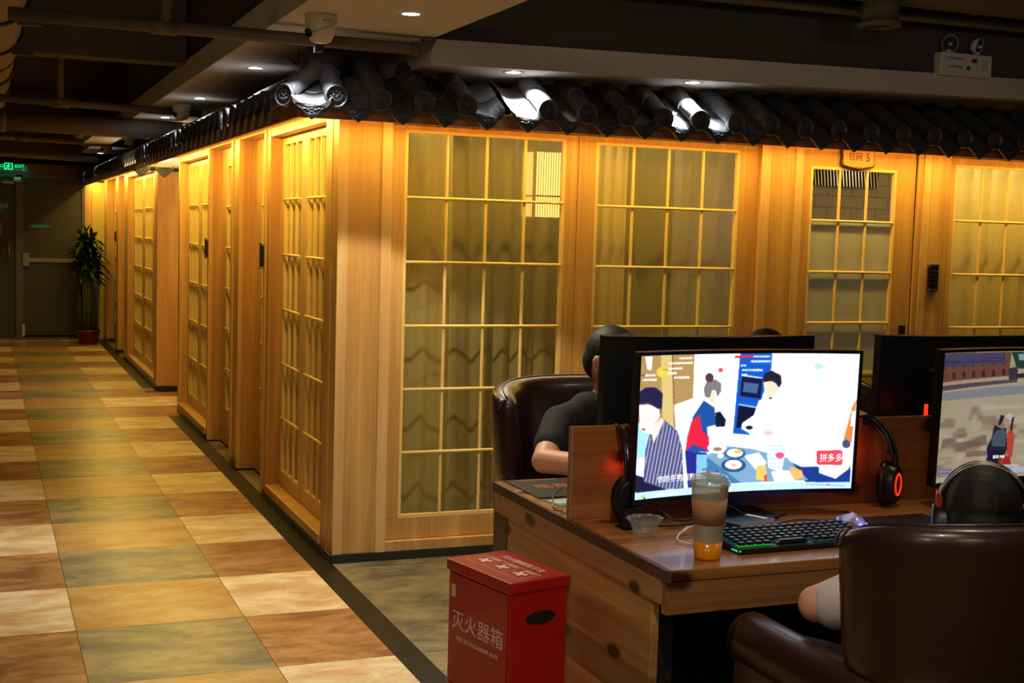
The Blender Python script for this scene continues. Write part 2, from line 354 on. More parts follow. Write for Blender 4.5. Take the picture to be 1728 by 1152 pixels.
while yk < 12.0:
    y0, y1 = yk, min(yk+.6105, 12.02); par = k % 2 == 1
    # 13 rows back -> the row (-.70,-.09) is the light one
    lt = (k % 2 == 0)
    ftile(-.519, -.1, y0, y1, 'beige' if lt else 'rust')
    ftile(-1.136, -.519, y0, y1, 'gold' if lt else 'slate')
    ftile(-1.753, -1.136, y0, y1, 'beige' if lt else 'rust')
    for j in range(8):
        x0 = -1.753-.617*(j+1); ftile(x0, x0+.617, y0, y1, ('slate', 'beige', 'rust', 'grey')[(j+k) % 4])
    in_pass = 4.95 < (y0+y1)/2 < 6.4
    if in_pass: ftile(-.1, .31, y0, y1, 'rust' if not lt else 'beige')
    else: ftile(-.1, 0.0, y0, y1, 'black')
    for j in range(12):
        x0 = (.31 if in_pass else 0)+.6105*j; ftile(x0, min(x0+.6105, 7), y0, y1, 'grey' if not in_pass else ('rust', 'beige')[(j+k) % 2])
    yk += .6105; k += 1
me = bpy.data.meshes.new('floor'); me.from_pydata(fv, [], ff)
for nm, dat in (('c1', fc1), ('c2', fc2), ('seed', fse)):
    at = me.attributes.new(nm, 'FLOAT_COLOR', 'FACE'); at.data.foreach_set('color', [c for q in dat for c in q])
me.materials.append(FLM); flo = bpy.data.objects.new('floor', me); COL.objects.link(flo); flo['kind'] = 'structure'

# ------------------------------------------------------------------ upper ceiling, walls of the hall
struct('ceiling', MB().box(-7, 7, -8, 12.3, 2.98, 3.1), CEIL)
struct('wall_back', MB().box(-7, 7, 12.06, 12.3, -.1, 3.0), DKWALL)
struct('wall_far_left', MB().box(-7.1, -6.9, -8, 12.3, -.1, 3.0), DKWALL)
struct('wall_behind', MB().box(-7, 7, -8.2, -8, -.1, 3.0), DKWALL)
struct('wall_far_right', MB().box(6.9, 7.1, -8, 12.3, -.1, 3.0), DKWALL)
# lowered soffit over the walkway with its side band, and the lower strip over the right-hand eave
sf = MB().box(-.38, .29, -8, 10.6, 2.30, 2.42)
struct('trim_1', sf, SOFF)
st = MB()
x0, x1 = .29, 6.8; za, zb = 2.197, 2.30; k_ = .0165
zz = lambda x, z: z+(x-x0)*k_
st.add([(x0, -.38, za), (x1, -.38, zz(x1, za)), (x1, .6, zz(x1, za)), (x0, .6, za), (x0, -.38, zb), (x1, -.38, zz(x1, zb)), (x1, .6, zz(x1, zb)), (x0, .6, zb)],
       [(0, 3, 2, 1), (4, 5, 6, 7), (0, 1, 5, 4), (1, 2, 6, 5), (2, 3, 7, 6), (3, 0, 4, 7)])
struct('trim_2', st, SOFF)
struct('wall_upper_right', MB().box(.30, 6.8, -.362, -.25, 2.302, 2.98), DKWALL)
struct('wall_upper_left', MB().box(-.36, -.30, -.6, 12.06, 2.42, 2.98), DKWALL)
# concrete cross beams and lowered panels above the corridor
for n, (xa, xb, ya, yb, z0, z1, m) in enumerate(((-6.8, -.385, 1.95, 2.14, 2.40, 2.97, DKWALL), (-.62, -.385, 5.6, 6.6, 2.19, 2.30, SOFF), (-6.8, -.385, 10.3, 10.7, 2.27, 2.97, DKWALL),
                                                (-.60, -.2, 6.9, 8.6, 2.31, 2.36, SOFF))):
    struct('trim_%d' % (n+3), MB().box(xa, xb, ya, yb, z0, z1), m)

# ------------------------------------------------------------------ right-hand timber front (plane y = 0)
wr = MB()
def wbox(x0, x1, z0, z1, d=.10, p=0): wr.box(x0, x1, -p, d, z0, z1)
ZT = 1.958
wbox(0, .196, .04, 2.06); wbox(.196, .245, .04, 2.06, .1, .004)
wbox(.245, 2.165, 1.975, 2.06); wbox(.245, 2.165, .04, .085, .1, .004)
wbox(2.165, 2.215, .04, 2.06, .1, .004); wbox(2.215, 2.357, .04, 2.06); wbox(2.357, 2.405, .04, 2.06, .1, .004)
wbox(2.405, 3.125, 2.03, 2.06); wbox(3.125, 3.16, .04, 2.06, .1, 0); wbox(3.16, 3.30, .04, 2.06, .1, .003); wbox(3.30, 3.335, .04, 2.06, .1, 0)
wbox(3.335, 4.4, 1.975, 2.06); wbox(3.335, 4.4, .04, .085); wbox(4.4, 6.8, .04, 2.06)
struct('wall_right', wr, ASH, bevel=.0015)
struct('baseboard_right', MB().box(-.006, 2.40, -.008, .09, 0, .04).box(3.13, 6.8, -.008, .09, 0, .04), SKIRT, bevel=.002)
struct('trim_20', MB().box(.0, .045, -.001, 0, .04, 2.06).box(2.16, 2.212, -.006, 0, .04, 2.06).box(2.36, 2.404, -.006, 0, .04, 2.06).box(3.16, 3.205, -.006, 0, .04, 2.06).box(.197, .244, -.006, 0, .04, 2.06), ASHP)
def frame_rect(mb, a0, a1, z0, z1, w, d0, d1, axis):
    """rectangular ring; axis 'x': lies in a plane of constant y, d = y range; axis 'y': plane of constant x"""
    for (p, q, r, s) in ((a0, a1, z1-w, z1), (a0, a1, z0, z0+w), (a0, a0+w, z0+w, z1-w), (a1-w, a1, z0+w, z1-w)):
        mb.box(p, q, d0, d1, r, s) if axis == 'x' else mb.box(d0, d1, p, q, r, s)
def lattice(parent, a0, a1, z0, z1, nc, nr, d, axis, glass=GLASS, sgn=-1, clear_top=None, bar=.0075):
    """glazing bars (round battens, horizontals in front), inner bead frame and glass at depth d"""
    g = MB(); P = (lambda a, dd, z: (a, dd, z)) if axis == 'x' else (lambda a, dd, z: (dd, a, z))
    frame_rect(g, a0-.012, a1+.012, z0-.012, z1+.012, .014, d-.012, d+.012, axis)
    for i in range(1, nc):
        a = a0+(a1-a0)*i/nc
        if axis == 'y': g.box(d-.013, d+.003, a-.0065, a+.0065, z0, z1)
        else: g.cyl(P(a, d-.004, z0), P(a, d-.004, z1), bar, n=10, caps=False)
    for j in range(1, nr):
        z = z0+(z1-z0)*j/nr; dd_ = .017 if axis == 'y' else .012; g.cyl(P(a0, d-dd_, z), P(a1, d-dd_, z), bar*.95, n=10)
    obj('glazing_bars', g, BAR, parent)
    e = .004
    def pane(zl, zh, m):
        q = MB(); q.box(*((a0, a1, d+.004, d+.007, zl, zh) if axis == 'x' else (d+.004, d+.007, a0, a1, zl, zh))); obj('glass_pane', q, m, parent)
    if clear_top:
        zc = z1-(z1-z0)/nr; pane(zc, z1, GLASS); pane(z0, zc-.001, glass)
    else: pane(z0, z1, glass)
def window(name, parts, axis, sash_mat, d0=.02, d1=.06):
    w = bpy.data.objects.new(name, None); COL.objects.link(w); w['kind'] = 'structure'
    for (o0, o1, zo0, zo1, a0, a1, z0, z1, nc, nr) in parts:
        s = MB()
        for (p, q, r, t) in ((o0, o1, z1+.012, zo1), (o0, o1, zo0, z0-.012), (o0, a0-.012, z0-.012, z1+.012), (a1+.012, o1, z0-.012, z1+.012)):
            s.box(p, q, d0, d1, r, t) if axis == 'x' else s.box(d0, d1, p, q, r, t)
        f = obj('sash', s, sash_mat, w, bevel=.0015)
        lattice(w, a0, a1, z0, z1, nc, nr, d0+.014, axis)
    return w
window('window_1', [(.247, 1.166, .087, 1.974, .325, 1.092, .197, 1.941, 4, 6)], 'x', ASH, .028, .065)
window('window_2', [(1.169, 2.163, .087, 1.974, 1.273, 2.041, .197, 1.934, 4, 6)], 'x', ASH, .028, .065)
window('window_3', [(3.337, 4.39, .087, 1.974, 3.405, 4.30, .197, 1.925, 5, 6)], 'x', ASH, .028, .065)
dr = bpy.data.objects.new('door_1', None); COL.objects.link(dr); dr['kind'] = 'structure'
s = MB(); a0, a1, z0, z1 = 2.474, 2.984, .825, 1.875
for (p, q, r, t) in ((2.407, 3.119, z1+.012, 2.028), (2.407, 3.119, .03, z0-.012), (2.407, a0-.012, z0-.012, z1+.012), (a1+.012, 3.119, z0-.012, z1+.012)): s.box(p, q, .012, .055, r, t)
obj('door_leaf', s, ASH, dr, bevel=.0015)
lattice(dr, a0, a1, z0, z1, 3, 4, .022, 'x', FROST, clear_top=True)
kp = MB().box(3.055, 3.095, .004, .012, .92, 1.075); p_ = obj('lock_plate', kp, BRONZE, dr, bevel=.002)
kh = MB().cyl((3.075, .004, .96), (3.075, -.045, .96), .008).tube([(3.075, -.045, .96), (3.04, -.048, .96), (2.98, -.045, .958)], .008)
obj('lever_handle', kh, BRONZE, dr)
struct('trim_21', MB().box(3.1205, 3.1235, .011, .05, .03, 2.03), MATT)

# ------------------------------------------------------------------ left-hand timber front (plane x = 0, runs away from the camera)
wl = MB()
def lbox(y0, y1, z0, z1, d=.12, p=0): wl.box(-p, d, y0, y1, z0, z1)
lbox(.102, .22, .04, 2.06, .12, .003)
def bay_window(y0, y1): lbox(y0, y1, 1.985, 2.06); lbox(y0, y1, .04, .085, .09, .012)
bay_window(.22, 1.46)
lbox(1.46, 1.50, .04, 2.06, .12, .004); lbox(1.50, 1.555, .04, 2.06); lbox(1.555, 1.59, .01, 2.06, .15, .01)
lbox(1.59, 2.38, 2.02, 2.06, .12, 0)
lbox(2.38, 2.42, .01, 2.06, .15, .006); lbox(2.42, 2.575, .04, 2.06, .12, 0); lbox(2.575, 2.62, .01, 2.06, .15, .01)
lbox(2.62, 3.52, 2.02, 2.06, .12, 0)
lbox(3.52, 3.56, .01, 2.06, .15, .006); lbox(3.56, 3.60, .04, 2.06, .12, .0)
bay_window(3.60, 4.97)
lbox(4.97, 5.03, .04, 2.06, .12, .004)
struct('wall_left', wl, ASHY if False else ASH, bevel=.0015)
struct('baseboard_left', MB().box(-.008, .09, -.006, 1.555, 0, .04).box(-.008, .09, 2.42, 2.575, 0, .04).box(-.008, .09, 3.60, 5.03, 0, .04), SKIRT, bevel=.002)
struct('trim_22', MB().box(-.0115, -.0105, 1.558, 1.588, .02, 2.05).box(-.0115, -.0105, 2.578, 2.618, .02, 2.05), ASHP)
def lwin(name, y0, y1, ycuts, nc):
    parts = []
    for (a, b) in ycuts: parts.append((a[0], a[1], .087, 1.984, b[0], b[1], .17, 1.945, nc, 6))
    return window(name, parts, 'y', ASHP, .062, .098)
lwin('window_4', .22, 1.46, [((.222, .918), (.46, .845)), ((.922, 1.458), (.99, 1.40))], 3)
lwin('window_5', 3.60, 4.97, [((3.602, 4.33), (3.80, 4.24)), ((4.334, 4.968), (4.42, 4.88))], 4)
def ldoor(name, y0, y1, lat, x=.100):
    d = bpy.data.objects.new(name, None); COL.objects.link(d); d['kind'] = 'structure'
    a0, a1, z0, z1 = lat[0], lat[1], .26, 1.90; s = MB()
    for (p, q, r, t) in ((y0, y1, z1+.012, 2.018), (y0, y1, .012, z0-.012), (y0, a0-.012, z0-.012, z1+.012), (a1+.012, y1, z0-.012, z1+.012)): s.box(x, x+.04, p, q, r, t)
    obj('door_leaf', s, ASH, d, bevel=.0015); lattice(d, a0, a1, z0, z1, 3, 6, x+.01, 'y'); return d
d2 = ldoor('door_2', 1.593, 2.377, (1.70, 2.16)); d3 = ldoor('door_3', 2.623, 3.517, (2.76, 3.30), .085)
hb = MB().box(.079, .085, 2.665, 2.705, .93, 1.12); q_ = obj('lock_plate', hb, BRONZE, d3, bevel=.002)
obj('lever_handle', MB().cyl((.08, 2.685, 1.02), (.03, 2.685, 1.02), .009).tube([(.03, 2.685, 1.02), (.028, 2.72, 1.02), (.032, 2.79, 1.018)], .009), BRONZE, d3)
# reveal linings of the recesses, with the dark shadow gap at the hinge side
struct('trim_23', MB().box(.02, .10, 2.3785, 2.3799, .01, 2.02).box(.02, .085, 3.5185, 3.5199, .01, 2.02), ASHR)
struct('trim_24', MB().box(.0, .061, 1.4585, 1.4599, .086, 1.984), ASHR)
# pillar end of the far block and its front face looking to the camera
YB = 6.45
wf = MB()
wf.box(.0, 2.6, YB, YB+.10, .04, 2.06)
for a, b, z0, z1, d in ((YB+.10, YB+.19, .04, 2.06, .12), (YB+.19, 8.98, 1.985, 2.06, .12), (YB+.19, 8.98, .04, .085, .09), (8.98, 9.34, .04, 2.06, .12), (9.34, 10.02, 2.02, 2.06, .12),
                        (10.02, 10.32, .04, 2.06, .12), (10.32, 11.55, 2.02, 2.06, .12), (11.55, 11.95, .04, 2.06, .12)):
    wf.box(0, d, a, b, z0, z1)
struct('wall_left_far', wf, ASH, bevel=.002)
struct('trim_25', MB().box(-.004, -.0005, YB+.10, YB+.15, .05, 2.05).box(-.004, -.0005, 8.99, 9.05, .05, 2.05).box(-.004, -.0005, 9.27, 9.335, .05, 2.05).box(-.004, -.0005, 10.03, 10.09, .05, 2.05), ASHP)
struct('baseboard_left_far', MB().box(-.008, .09, YB, 9.34, 0, .04).box(-.008, .09, 10.02, 10.32, 0, .04).box(-.008, .09, 11.55, 11.95, 0, .04).box(-.008, 2.6, YB-.010, YB+.05, 0, .04), SKIRT)
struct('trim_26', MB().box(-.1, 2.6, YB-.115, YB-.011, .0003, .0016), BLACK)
lwin('window_6', YB, 8.98, [((YB+.192, 8.018), (7.30, 7.90)), ((8.022, 8.978), (8.16, 8.88))], 4)
d4 = ldoor('door_4', 9.343, 10.017, (9.45, 9.92)); d5 = ldoor('door_5', 10.323, 11.547, (10.9, 11.4), .09)
# passage beyond the gap, and the ends of the two timber blocks
struct('wall_block_end', MB().box(.12, 2.6, 4.93, 5.03, .0, 2.28), ASH)
struct('wall_passage_end', MB().box(2.6, 2.7, 4.9, 6.6, 0, 2.3), PLASTER)
struct('ceiling_passage', MB().box(.0, 2.6, 5.03, 6.40, 2.285, 2.299), plain('warm_white', (240, 230, 205), .8))
struct('trim_27', MB().box(-.195, 2.6, 6.10, 6.125, 1.990, 2.012), EAVEW)
struct('trim_31', MB().box(-.195, 2.6, 6.095, 6.12, 1.955, 1.9895), MATT)
struct('wall_passage_upper', MB().box(.0, 2.6, 6.41, 6.449, 2.0, 2.284), MAT['warm_white'])
# rooms behind the right-hand front
struct('wall_room_back', MB().box(.13, 4.6, 2.6, 2.7, 0, 2.06), PLASTER)
struct('wall_room_left', MB().box(.13, .2, 1.6, 2.6, 0, 2.06), PLASTER)
struct('ceiling_room', MB().box(.13, 6.6, .11, 2.7, 2.06, 2.10), PLASTER)
# brick partition seen through the clear top row of door 1
def brick_mat():
    m, N, L, b = new_mat('white_brick'); t = N.new('ShaderNodeTexCoord'); mp = N.new('ShaderNodeMapping'); mp.inputs['Rotation'].default_value = (R(90), 0, 0); L.new(t.outputs['Object'], mp.inputs[0])
    k = N.new('ShaderNodeTexBrick'); k.inputs['Color1'].default_value = srgb((186, 176, 158)); k.inputs['Color2'].default_value = srgb((170, 162, 146)); k.inputs['Mortar'].default_value = srgb((150, 141, 124))
    k.inputs['Scale'].default_value = 4.2; k.inputs['Mortar Size'].default_value = .018; k.inputs['Brick Width'].default_value = .75; k.inputs['Row Height'].default_value = .30
    L.new(mp.outputs[0], k.inputs['Vector']); L.new(k.outputs['Color'], b.inputs['Base Color']); b.inputs['Roughness'].default_value = .7
    bp = N.new('ShaderNodeBump'); bp.invert = True; bp.inputs['Strength'].default_value = .5; bp.inputs['Distance'].default_value = .01; L.new(k.outputs['Fac'], bp.inputs['Height']); L.new(bp.outputs[0], b.inputs['Normal']); return m
struct('wall_brick', MB().box(2.3, 4.5, 1.05, 1.15, 0, 2.06), brick_mat())
light('AREA', 'unseen_room_light', (1.2, .34, 2.03), 6, (1, .84, .45), (R(-25), 0, 0), 1.8, .1)  # added strip at the window head to brighten the curtains
light('AREA', 'unseen_room_light', (3.9, .34, 2.03), 7, (1, .84, .45), (R(-25), 0, 0), 1.3, .1)  # likewise added, brightens the drape of the rightmost window
light('POINT', 'unseen_room_light', (2.75, .75, 1.7), 1.6, (1, .92, .75), size=.05)
light('POINT', 'unseen_room_light', (1.9, 1.3, 1.95), 3.0, (1, .9, .7), size=.1)
light('POINT', 'unseen_room_light', (3.7, .6, 1.95), 1.0, (1, .88, .6), size=.1)
light('POINT', 'unseen_room_light', (.7, 1.9, 1.9), 1.2, (1, .80, .45), size=.1)

# ------------------------------------------------------------------ eave: board, sheathing, LED tape
E0 = .24
struct('trim_28', MB().box(-E0, 6.6, -E0, -E0+.022, 1.957, 2.018).box(-E0, -E0+.022, -E0+.022, 11.95, 1.957, 2.018), EAVEW, bevel=.002)
sh = MB()
sh.add([(-.24, -.24, 2.0185), (6.6, -.24, 2.0185), (6.6, -.001, 2.150), (-.001, -.001, 2.150), (-.24, 11.95, 2.0185), (-.001, 11.95, 2.150)], [(0, 1, 2, 3), (0, 3, 5, 4)])
struct('trim_29', sh, plain('sheathing', (40, 36, 32), .8))
struct('trim_30', MB().box(-.200, 6.6, -.200, -.001, 2.028, 2.033).box(-.200, -.001, -.001, 11.95, 2.028, 2.033), plain('eave_lining', (225, 205, 165), .7))
t_ = thing('led_tape', 'yellow glowing LED tape hidden behind the right-hand eave board', 'light strip'); obj('tape', MB().box(.0, 6.4, -.214, -.204, 2.006, 2.016), LEDM, t_)
t_ = thing('led_tape', 'yellow glowing LED tape hidden behind the left-hand eave board', 'light strip'); obj('tape', MB().box(-.214, -.204, .0, 11.8, 2.006, 2.016), LEDM, t_)

# ------------------------------------------------------------------ roof tiles (local frame: +y goes up the roof, front edge at y=0)
SL = .56   # rise per metre
def barrel_mesh(L):
    mb = MB()
    for (ya, yb, r) in ((0.0, L*.47, .046), (L*.45, L, .051)):
        n = 14; vs = []
        for y in (ya, yb):
            for k in range(n+1):
                a = R(-12+204*k/n); vs.append((r*math.cos(a), y, y*SL+r*math.sin(a)))
        fs = [(k, k+1, n+2+k, n+1+k) for k in range(n)]
        mb.add(vs, fs, True)
        vi = [(x*.82, y, (z-y*SL)*.82+y*SL) for x, y, z in vs]
        mb.add(vs[:n+1]+vi[:n+1], [(k, k+1, n+2+k, n+1+k) for k in range(n)])
    return mb
def disc_mesh():
    mb = MB()
    prof = [(0, -.006), (.030, -.006), (.034, -.003), (.037, -.003), (.040, -.014), (.046, -.015), (.049, -.010), (.049, .012), (0, .012)]
    n = 28; vs = []
    for (r, y) in prof:
        for k in range(n): t = 2*math.pi*k/n; vs.append((r*math.cos(t), y, r*math.sin(t)))
    mb.add(vs, [(i*n+k, i*n+(k+1) % n, (i+1)*n+(k+1) % n, (i+1)*n+k) for i in range(len(prof)-1) for k in range(n)], True)
    # raised ornament in a ring: brows, eyes, nose, toothed mouth and side whorls
    for x, z, rx, rz in ((-.011, .006, .006, .005), (.011, .006, .006, .005), (0, -.002, .005, .006), (-.013, .016, .009, .004), (.013, .016, .009, .004), (0, .021, .005, .005), (-.024, -.002, .004, .010), (.024, -.002, .004, .010)):
        mb.sphere((x, -.007, z), (rx, .004, rz), 8, 6)
    mb.tube([(-.020, -.007, -.008), (-.012, -.008, -.017), (0, -.008, -.020), (.012, -.008, -.017), (.020, -.007, -.008)], .0028, 6)
    for k in range(-3, 4): mb.sphere((k*.0045, -.008, -.0135+abs(k)*.0012), (.0018, .003, .003), 6, 5)
    return mb
def pan_mesh(L):
    mb = MB()
    for (ya, yb, dz) in ((0, L*.5, 0), (L*.45, L, .007)):
        n = 12; vs = []
        for y in (ya, yb):
            for lay in (0, .007):
                for k in range(n+1):
                    u = -1+2*k/n; vs.append((u*.084, y, y*SL-.012-.040*(1-u*u)+dz+lay))
        m = n+1
        fs = []
        for k in range(n):
            fs += [(k, 2*m+k, 2*m+k+1, k+1), (m+k, m+k+1, 3*m+k+1, 3*m+k), (k, k+1, m+k+1, m+k)]
        mb.add(vs, fs, True)
    return mb
def drip_mesh():
    """pointed drip plate under the pan tile with ogee sides and a raised border"""
    mb = MB()
    half = [(.080, -.014), (.078, -.030), (.066, -.048), (.050, -.058), (.040, -.070), (.026, -.084), (.010, -.094), (0, -.102)]
    top = [(u*.080/6, -.012-.040*(1-(u/6)**2)) for u in range(-6, 7)]
    out = top+half[1:]+[(-a, b) for a, b in half[-2:0:-1]]
    mb.prism(out, 'y', -.009, .004)
    inner = [(a*.86, -.052+(b+.052)*.82) for a, b in half[1:]]
    rim = [(-a, b) for a, b in inner[::-1]]+inner[1:]
    mb.tube([(a, -.010, b) for a, b in rim], .0022, 6)
    for x, z, rx, rz in ((-.016, -.063, .007, .005), (.016, -.063, .007, .005), (0, -.070, .006, .006), (-.03, -.058, .009, .004), (.03, -.058, .009, .004), (0, -.058, .006, .004)): mb.sphere((x, -.010, z), (rx, .004, rz), 8, 6)
    mb.tube([(-.018, -.010, -.074), (0, -.011, -.083), (.018, -.010, -.074)], .0025, 6)
    return mb
def barrel(label, loc, rz, L=.27, group=None):
    t = thing('barrel_roof_tile', label, 'roof tile', loc, rz, group)
    obj('barrel', barrel_mesh(L), TILE, t, clean=False); obj('end_medallion', disc_mesh(), TILE, t); return t
def pan(label, loc, rz, L=.27, group=None):
    t = thing('pan_roof_tile', label, 'roof tile', loc, rz, group)
    obj('pan', pan_mesh(L), TILE, t, clean=False); obj('drip_plate', drip_mesh(), TILE, t); return t
ZD = 2.044
GR = 'barrel tiles along the right-hand eave'; GP = 'pan tiles along the right-hand eave'; GL = 'barrel tiles along the left-hand eave'; GQ = 'pan tiles along the left-hand eave'
barrel('pale-lit barrel roof tile at the corner, medallion turned to the right-hand front', (-.092, -.3, ZD), R(-3), .40)
barrel('pale-lit barrel roof tile at the corner, medallion turned to the corridor side', (-.288, -.215, ZD), R(-50), .36)
cp = pan('brightly lit pan roof tile with pointed mask drip plate, between the two corner barrel tiles', (-.192, -.292, ZD+.002), R(-14), .22)
lit = {4: 'brightly lit white-looking barrel roof tile under the nearer soffit downlight of the right-hand eave', 9: 'brightly lit barrel roof tile under the second soffit downlight of the right-hand eave'}
litp = {4: 'brightly lit pan roof tile left of the barrel tile under the nearer downlight', 9: 'brightly lit pan roof tile left of the barrel tile under the second downlight', 3: 'half-lit pan roof tile beside the gap where a barrel tile is missing'}
srcb = srcp = None
PT = .1911
for k in range(0, 22):
    xb = .098+PT*k; xp = .003+PT*k
    if k != 3:
        if k in lit: barrel(lit[k], (xb, -.3, ZD), 0)
        elif srcb is None: srcb = barrel('dark grey barrel roof tile with round medallion end, unlit, on the right-hand eave', (xb, -.3, ZD), 0, group=GR)
        else: dup(srcb, (xb, -.3, ZD))
    if k in litp: pan(litp[k], (xp, -.3, ZD), 0)
    elif srcp is None: srcp = pan('dark grey pan roof tile with pointed drip plate, unlit, on the right-hand eave', (xp, -.3, ZD), 0, group=GP)
    else: dup(srcp, (xp, -.3, ZD))
srcb = srcp = None; k = 0
while .148+PT*k < 11.85:
    yb = .148+PT*k; yp = .05+PT*k
    if srcb is None: srcb = barrel('dark grey barrel roof tile with round medallion end on the corridor-side eave', (-.3, yb, ZD), R(-90), .29, GL)
    else: dup(srcb, (-.3, yb, ZD), R(-90))
    if srcp is None: srcp = pan('dark grey pan roof tile with pointed drip plate on the corridor-side eave', (-.3, yp, ZD), R(-90), .29, GQ)
    else: dup(srcp, (-.3, yp, ZD), R(-90))
    k += 1
for n_, x in enumerate((-.18, .015, .21)):
    pan(('leftmost', 'middle', 'rightmost')[n_]+' of the three pan roof tiles on the short eave across the passage', (x, 6.085, ZD-.045), 0, .012)
# ------------------------------------------------------------------ curtains, lantern, grille behind the glass
def curtain(label, x0, x1, y, z0, z1, mat, folds, amp=.022, lean=0, axis='x', group=None, seed=1):
    rnd = random.Random(seed); ph = [rnd.uniform(0, 6.3) for _ in range(6)]
    def fn(u, v):
        a = x0+(x1-x0)*u+lean*(1-v)*math.sin(u*9+ph[1]); d = amp*math.sin(u*folds*6.283+ph[0]+.5*math.sin(u*5+ph[2]))+.3*amp*math.sin(u*folds*13+v*1.5+ph[3])
        return (a, y+d, z0+(z1-z0)*v) if axis == 'x' else (y+d, a, z0+(z1-z0)*v)
    o = obj('curtain', MB().sheet(fn, int(folds*14), 14), mat, clean=False)
    return tag(o, label, 'curtain', group)
curtain('sheer yellowish curtain behind the left large lattice window', .28, 1.16, .15, .10, 2.03, SHEER, 7, .022, .05, seed=3)
curtain('opaque yellow drape strips overlapping the sheer, behind the left large lattice window', .30, .62, .245, .10, 2.03, DRAPE, 2, .02, .04, seed=8)
curtain('gathered yellow drape at the left side of the second lattice window', 1.26, 1.50, .15, .10, 2.03, DRAPE, 4, .02, .02, seed=4)
curtain('sheer yellowish curtain across the second lattice window', 1.50, 2.14, .17, .10, 2.03, SHEER, 4, .02, .04, seed=5)
curtain('olive drape with deep folds behind the rightmost lattice window', 3.34, 4.35, .16, .10, 2.03, DRAPE, 8, .025, .03, seed=6)
LB = plain('blind_fabric', (186, 164, 92), .8)
for (a, b, l) in ((.26, 1.45, 'pale yellow blind behind the near double lattice casements of the corridor front'), (3.64, 4.94, 'pale yellow blind behind the lattice casements beside the passage'),
                  (7.1, 8.95, 'pale yellow blind behind the lattice casements of the far block')):
    tag(obj('roller_blind', MB().box(.086, .0885, a, b, .10, 2.0), LB), l, 'blind')
# wooden lantern hanging in the room behind the left window
t = thing('lattice_lantern', 'glowing slatted wooden lantern hanging behind the left lattice window', 'lamp', (1.35, .84, 1.58))
fr = MB()
for x in (-.10, .10):
    for y in (-.08, .08): fr.box(x-.006, x+.006, y-.006, y+.006, 0, .38)
for z in (0, .09, .12, .355, .37):
    frame_rect(fr, -.10, .10, z, z+.008, .0079, -.084, -.078, 'x'); fr.box(-.10, .10, -.084, -.078, z, z+.008); fr.box(-.104, -.096, -.08, .08, z, z+.008)
obj('lantern_frame', fr, BAR, t)
sl = MB()
for k in range(14): x = -.092+k*.0142; sl.box(x, x+.003, -.084, -.080, 0, .37)
for k in range(9): y = -.072+k*.018; sl.box(-.104, -.101, y, y+.003, 0, .37)
obj('slats', sl, BAR, t); obj('paper_shade', MB().box(-.088, .088, -.070, .070, .015, .36), emis('lantern_paper', (255, 214, 120), 3.2), t)
obj('hanging_cord', MB().cyl((0, 0, .38), (0, 0, .475), .004, n=8), BLACK, t)
t = thing('slatted_air_grille', 'dark slatted air grille high on the brick wall behind the top panes of the door', 'vent', (3.42, 1.03, 1.84))
obj('backing', MB().box(-.32, .22, -.02, .015, 0, .16), MATT, t); g = MB()
for k in range(24): x = -.31+k*.0225; g.add([(x, -.028, 0), (x+.008, -.028, 0), (x-.012, -.028, .16), (x-.020, -.028, .16), (x, -.021, 0), (x+.008, -.021, 0), (x-.012, -.021, .16), (x-.020, -.021, .16)], [(0, 1, 2, 3), (4, 7, 6, 5), (0, 4, 5, 1), (1, 5, 6, 2), (2, 6, 7, 3), (3, 7, 4, 0)])
obj('slats', g, STEEL, t)

# ------------------------------------------------------------------ door plate, card readers
t = thing('room_sign', 'small scalloped orange wooden plaque above the glazed door', 'sign', (2.735, -.001, 1.940))
def scallop(w, h):
    p = []
    for k in range(48):
        a = 2*math.pi*k/48; c, s = math.cos(a), math.sin(a)
        q = (abs(c)**3.2+abs(s)**3.2)**(-1/3.2); p.append((w*q*c*(1-.05*math.cos(4*a)), h*q*s*(1-.06*math.cos(6*a))))
    return p
obj('plaque', MB().prism(scallop(.098, .052), 'y', -.010, -.0045), plain('plaque_orange', (226, 142, 78), .4), t, bevel=.001)
obj('rim', MB().prism(scallop(.106, .060), 'y', -.0045, .011), plain('plaque_brown', (70, 34, 20), .5), t, bevel=.001)
obj('crest', MB().sphere((0, -.010, -.053), (.02, .004, .008)).sphere((-.016, -.009, -.051), (.008, .003, .005)).sphere((.016, -.009, -.051), (.008, .003, .005)), plain('plaque_brown2', (120, 60, 34), .5), t)
mt = plain('ink', (40, 22, 14), .6)
txt('包间', .044, basis((-.022, -.0108, .002), (1, 0, 0), (0, 0, 1)), mt, t); txt('5', .058, basis((.056, -.0108, .0), (1, 0, 0), (0, 0, 1)), mt, t)
def reader(label, loc, rz=0, led=None, w=.06, h=.145):
    t = thing('card_reader', label, 'card reader', loc, rz)
    obj('housing', MB().box(-w/2, w/2, -.018, -.001, -h/2, h/2), BLACK, t, bevel=.003)
    obj('end_cap', MB().box(-w/2-.001, w/2+.001, -.020, -.001, h/2-.016, h/2), STEEL, t, bevel=.002); obj('end_cap', MB().box(-w/2-.001, w/2+.001, -.020, -.001, -h/2, -h/2+.012), STEEL, t, bevel=.002)
    km = MB()
    for i in range(3):
        for j in range(4): km.cyl((-.016+i*.016, -.0182, .035-j*.022), (-.016+i*.016, -.0192, .035-j*.022), .0055, n=10)
    obj('keypad', km, plain('key_grey', (44, 46, 50), .4) if 'key_grey' not in MAT else MAT['key_grey'], t)
    if led: obj('status_light', MB().cyl((0, -.018, -.052), (0, -.0195, -.052), .004, n=10), led, t)
    return t
reader('black keypad reader with steel ends on the timber right of the glazed door', (3.245, -.003, 1.33))
reader('black keypad reader on the post beside the near corridor casements', (-.0125, 1.573, 1.34), R(-90), w=.045)
reader('black keypad reader with red light beside the passage casements', (-.007, 3.545, 1.34), R(-90), ERED, w=.045)
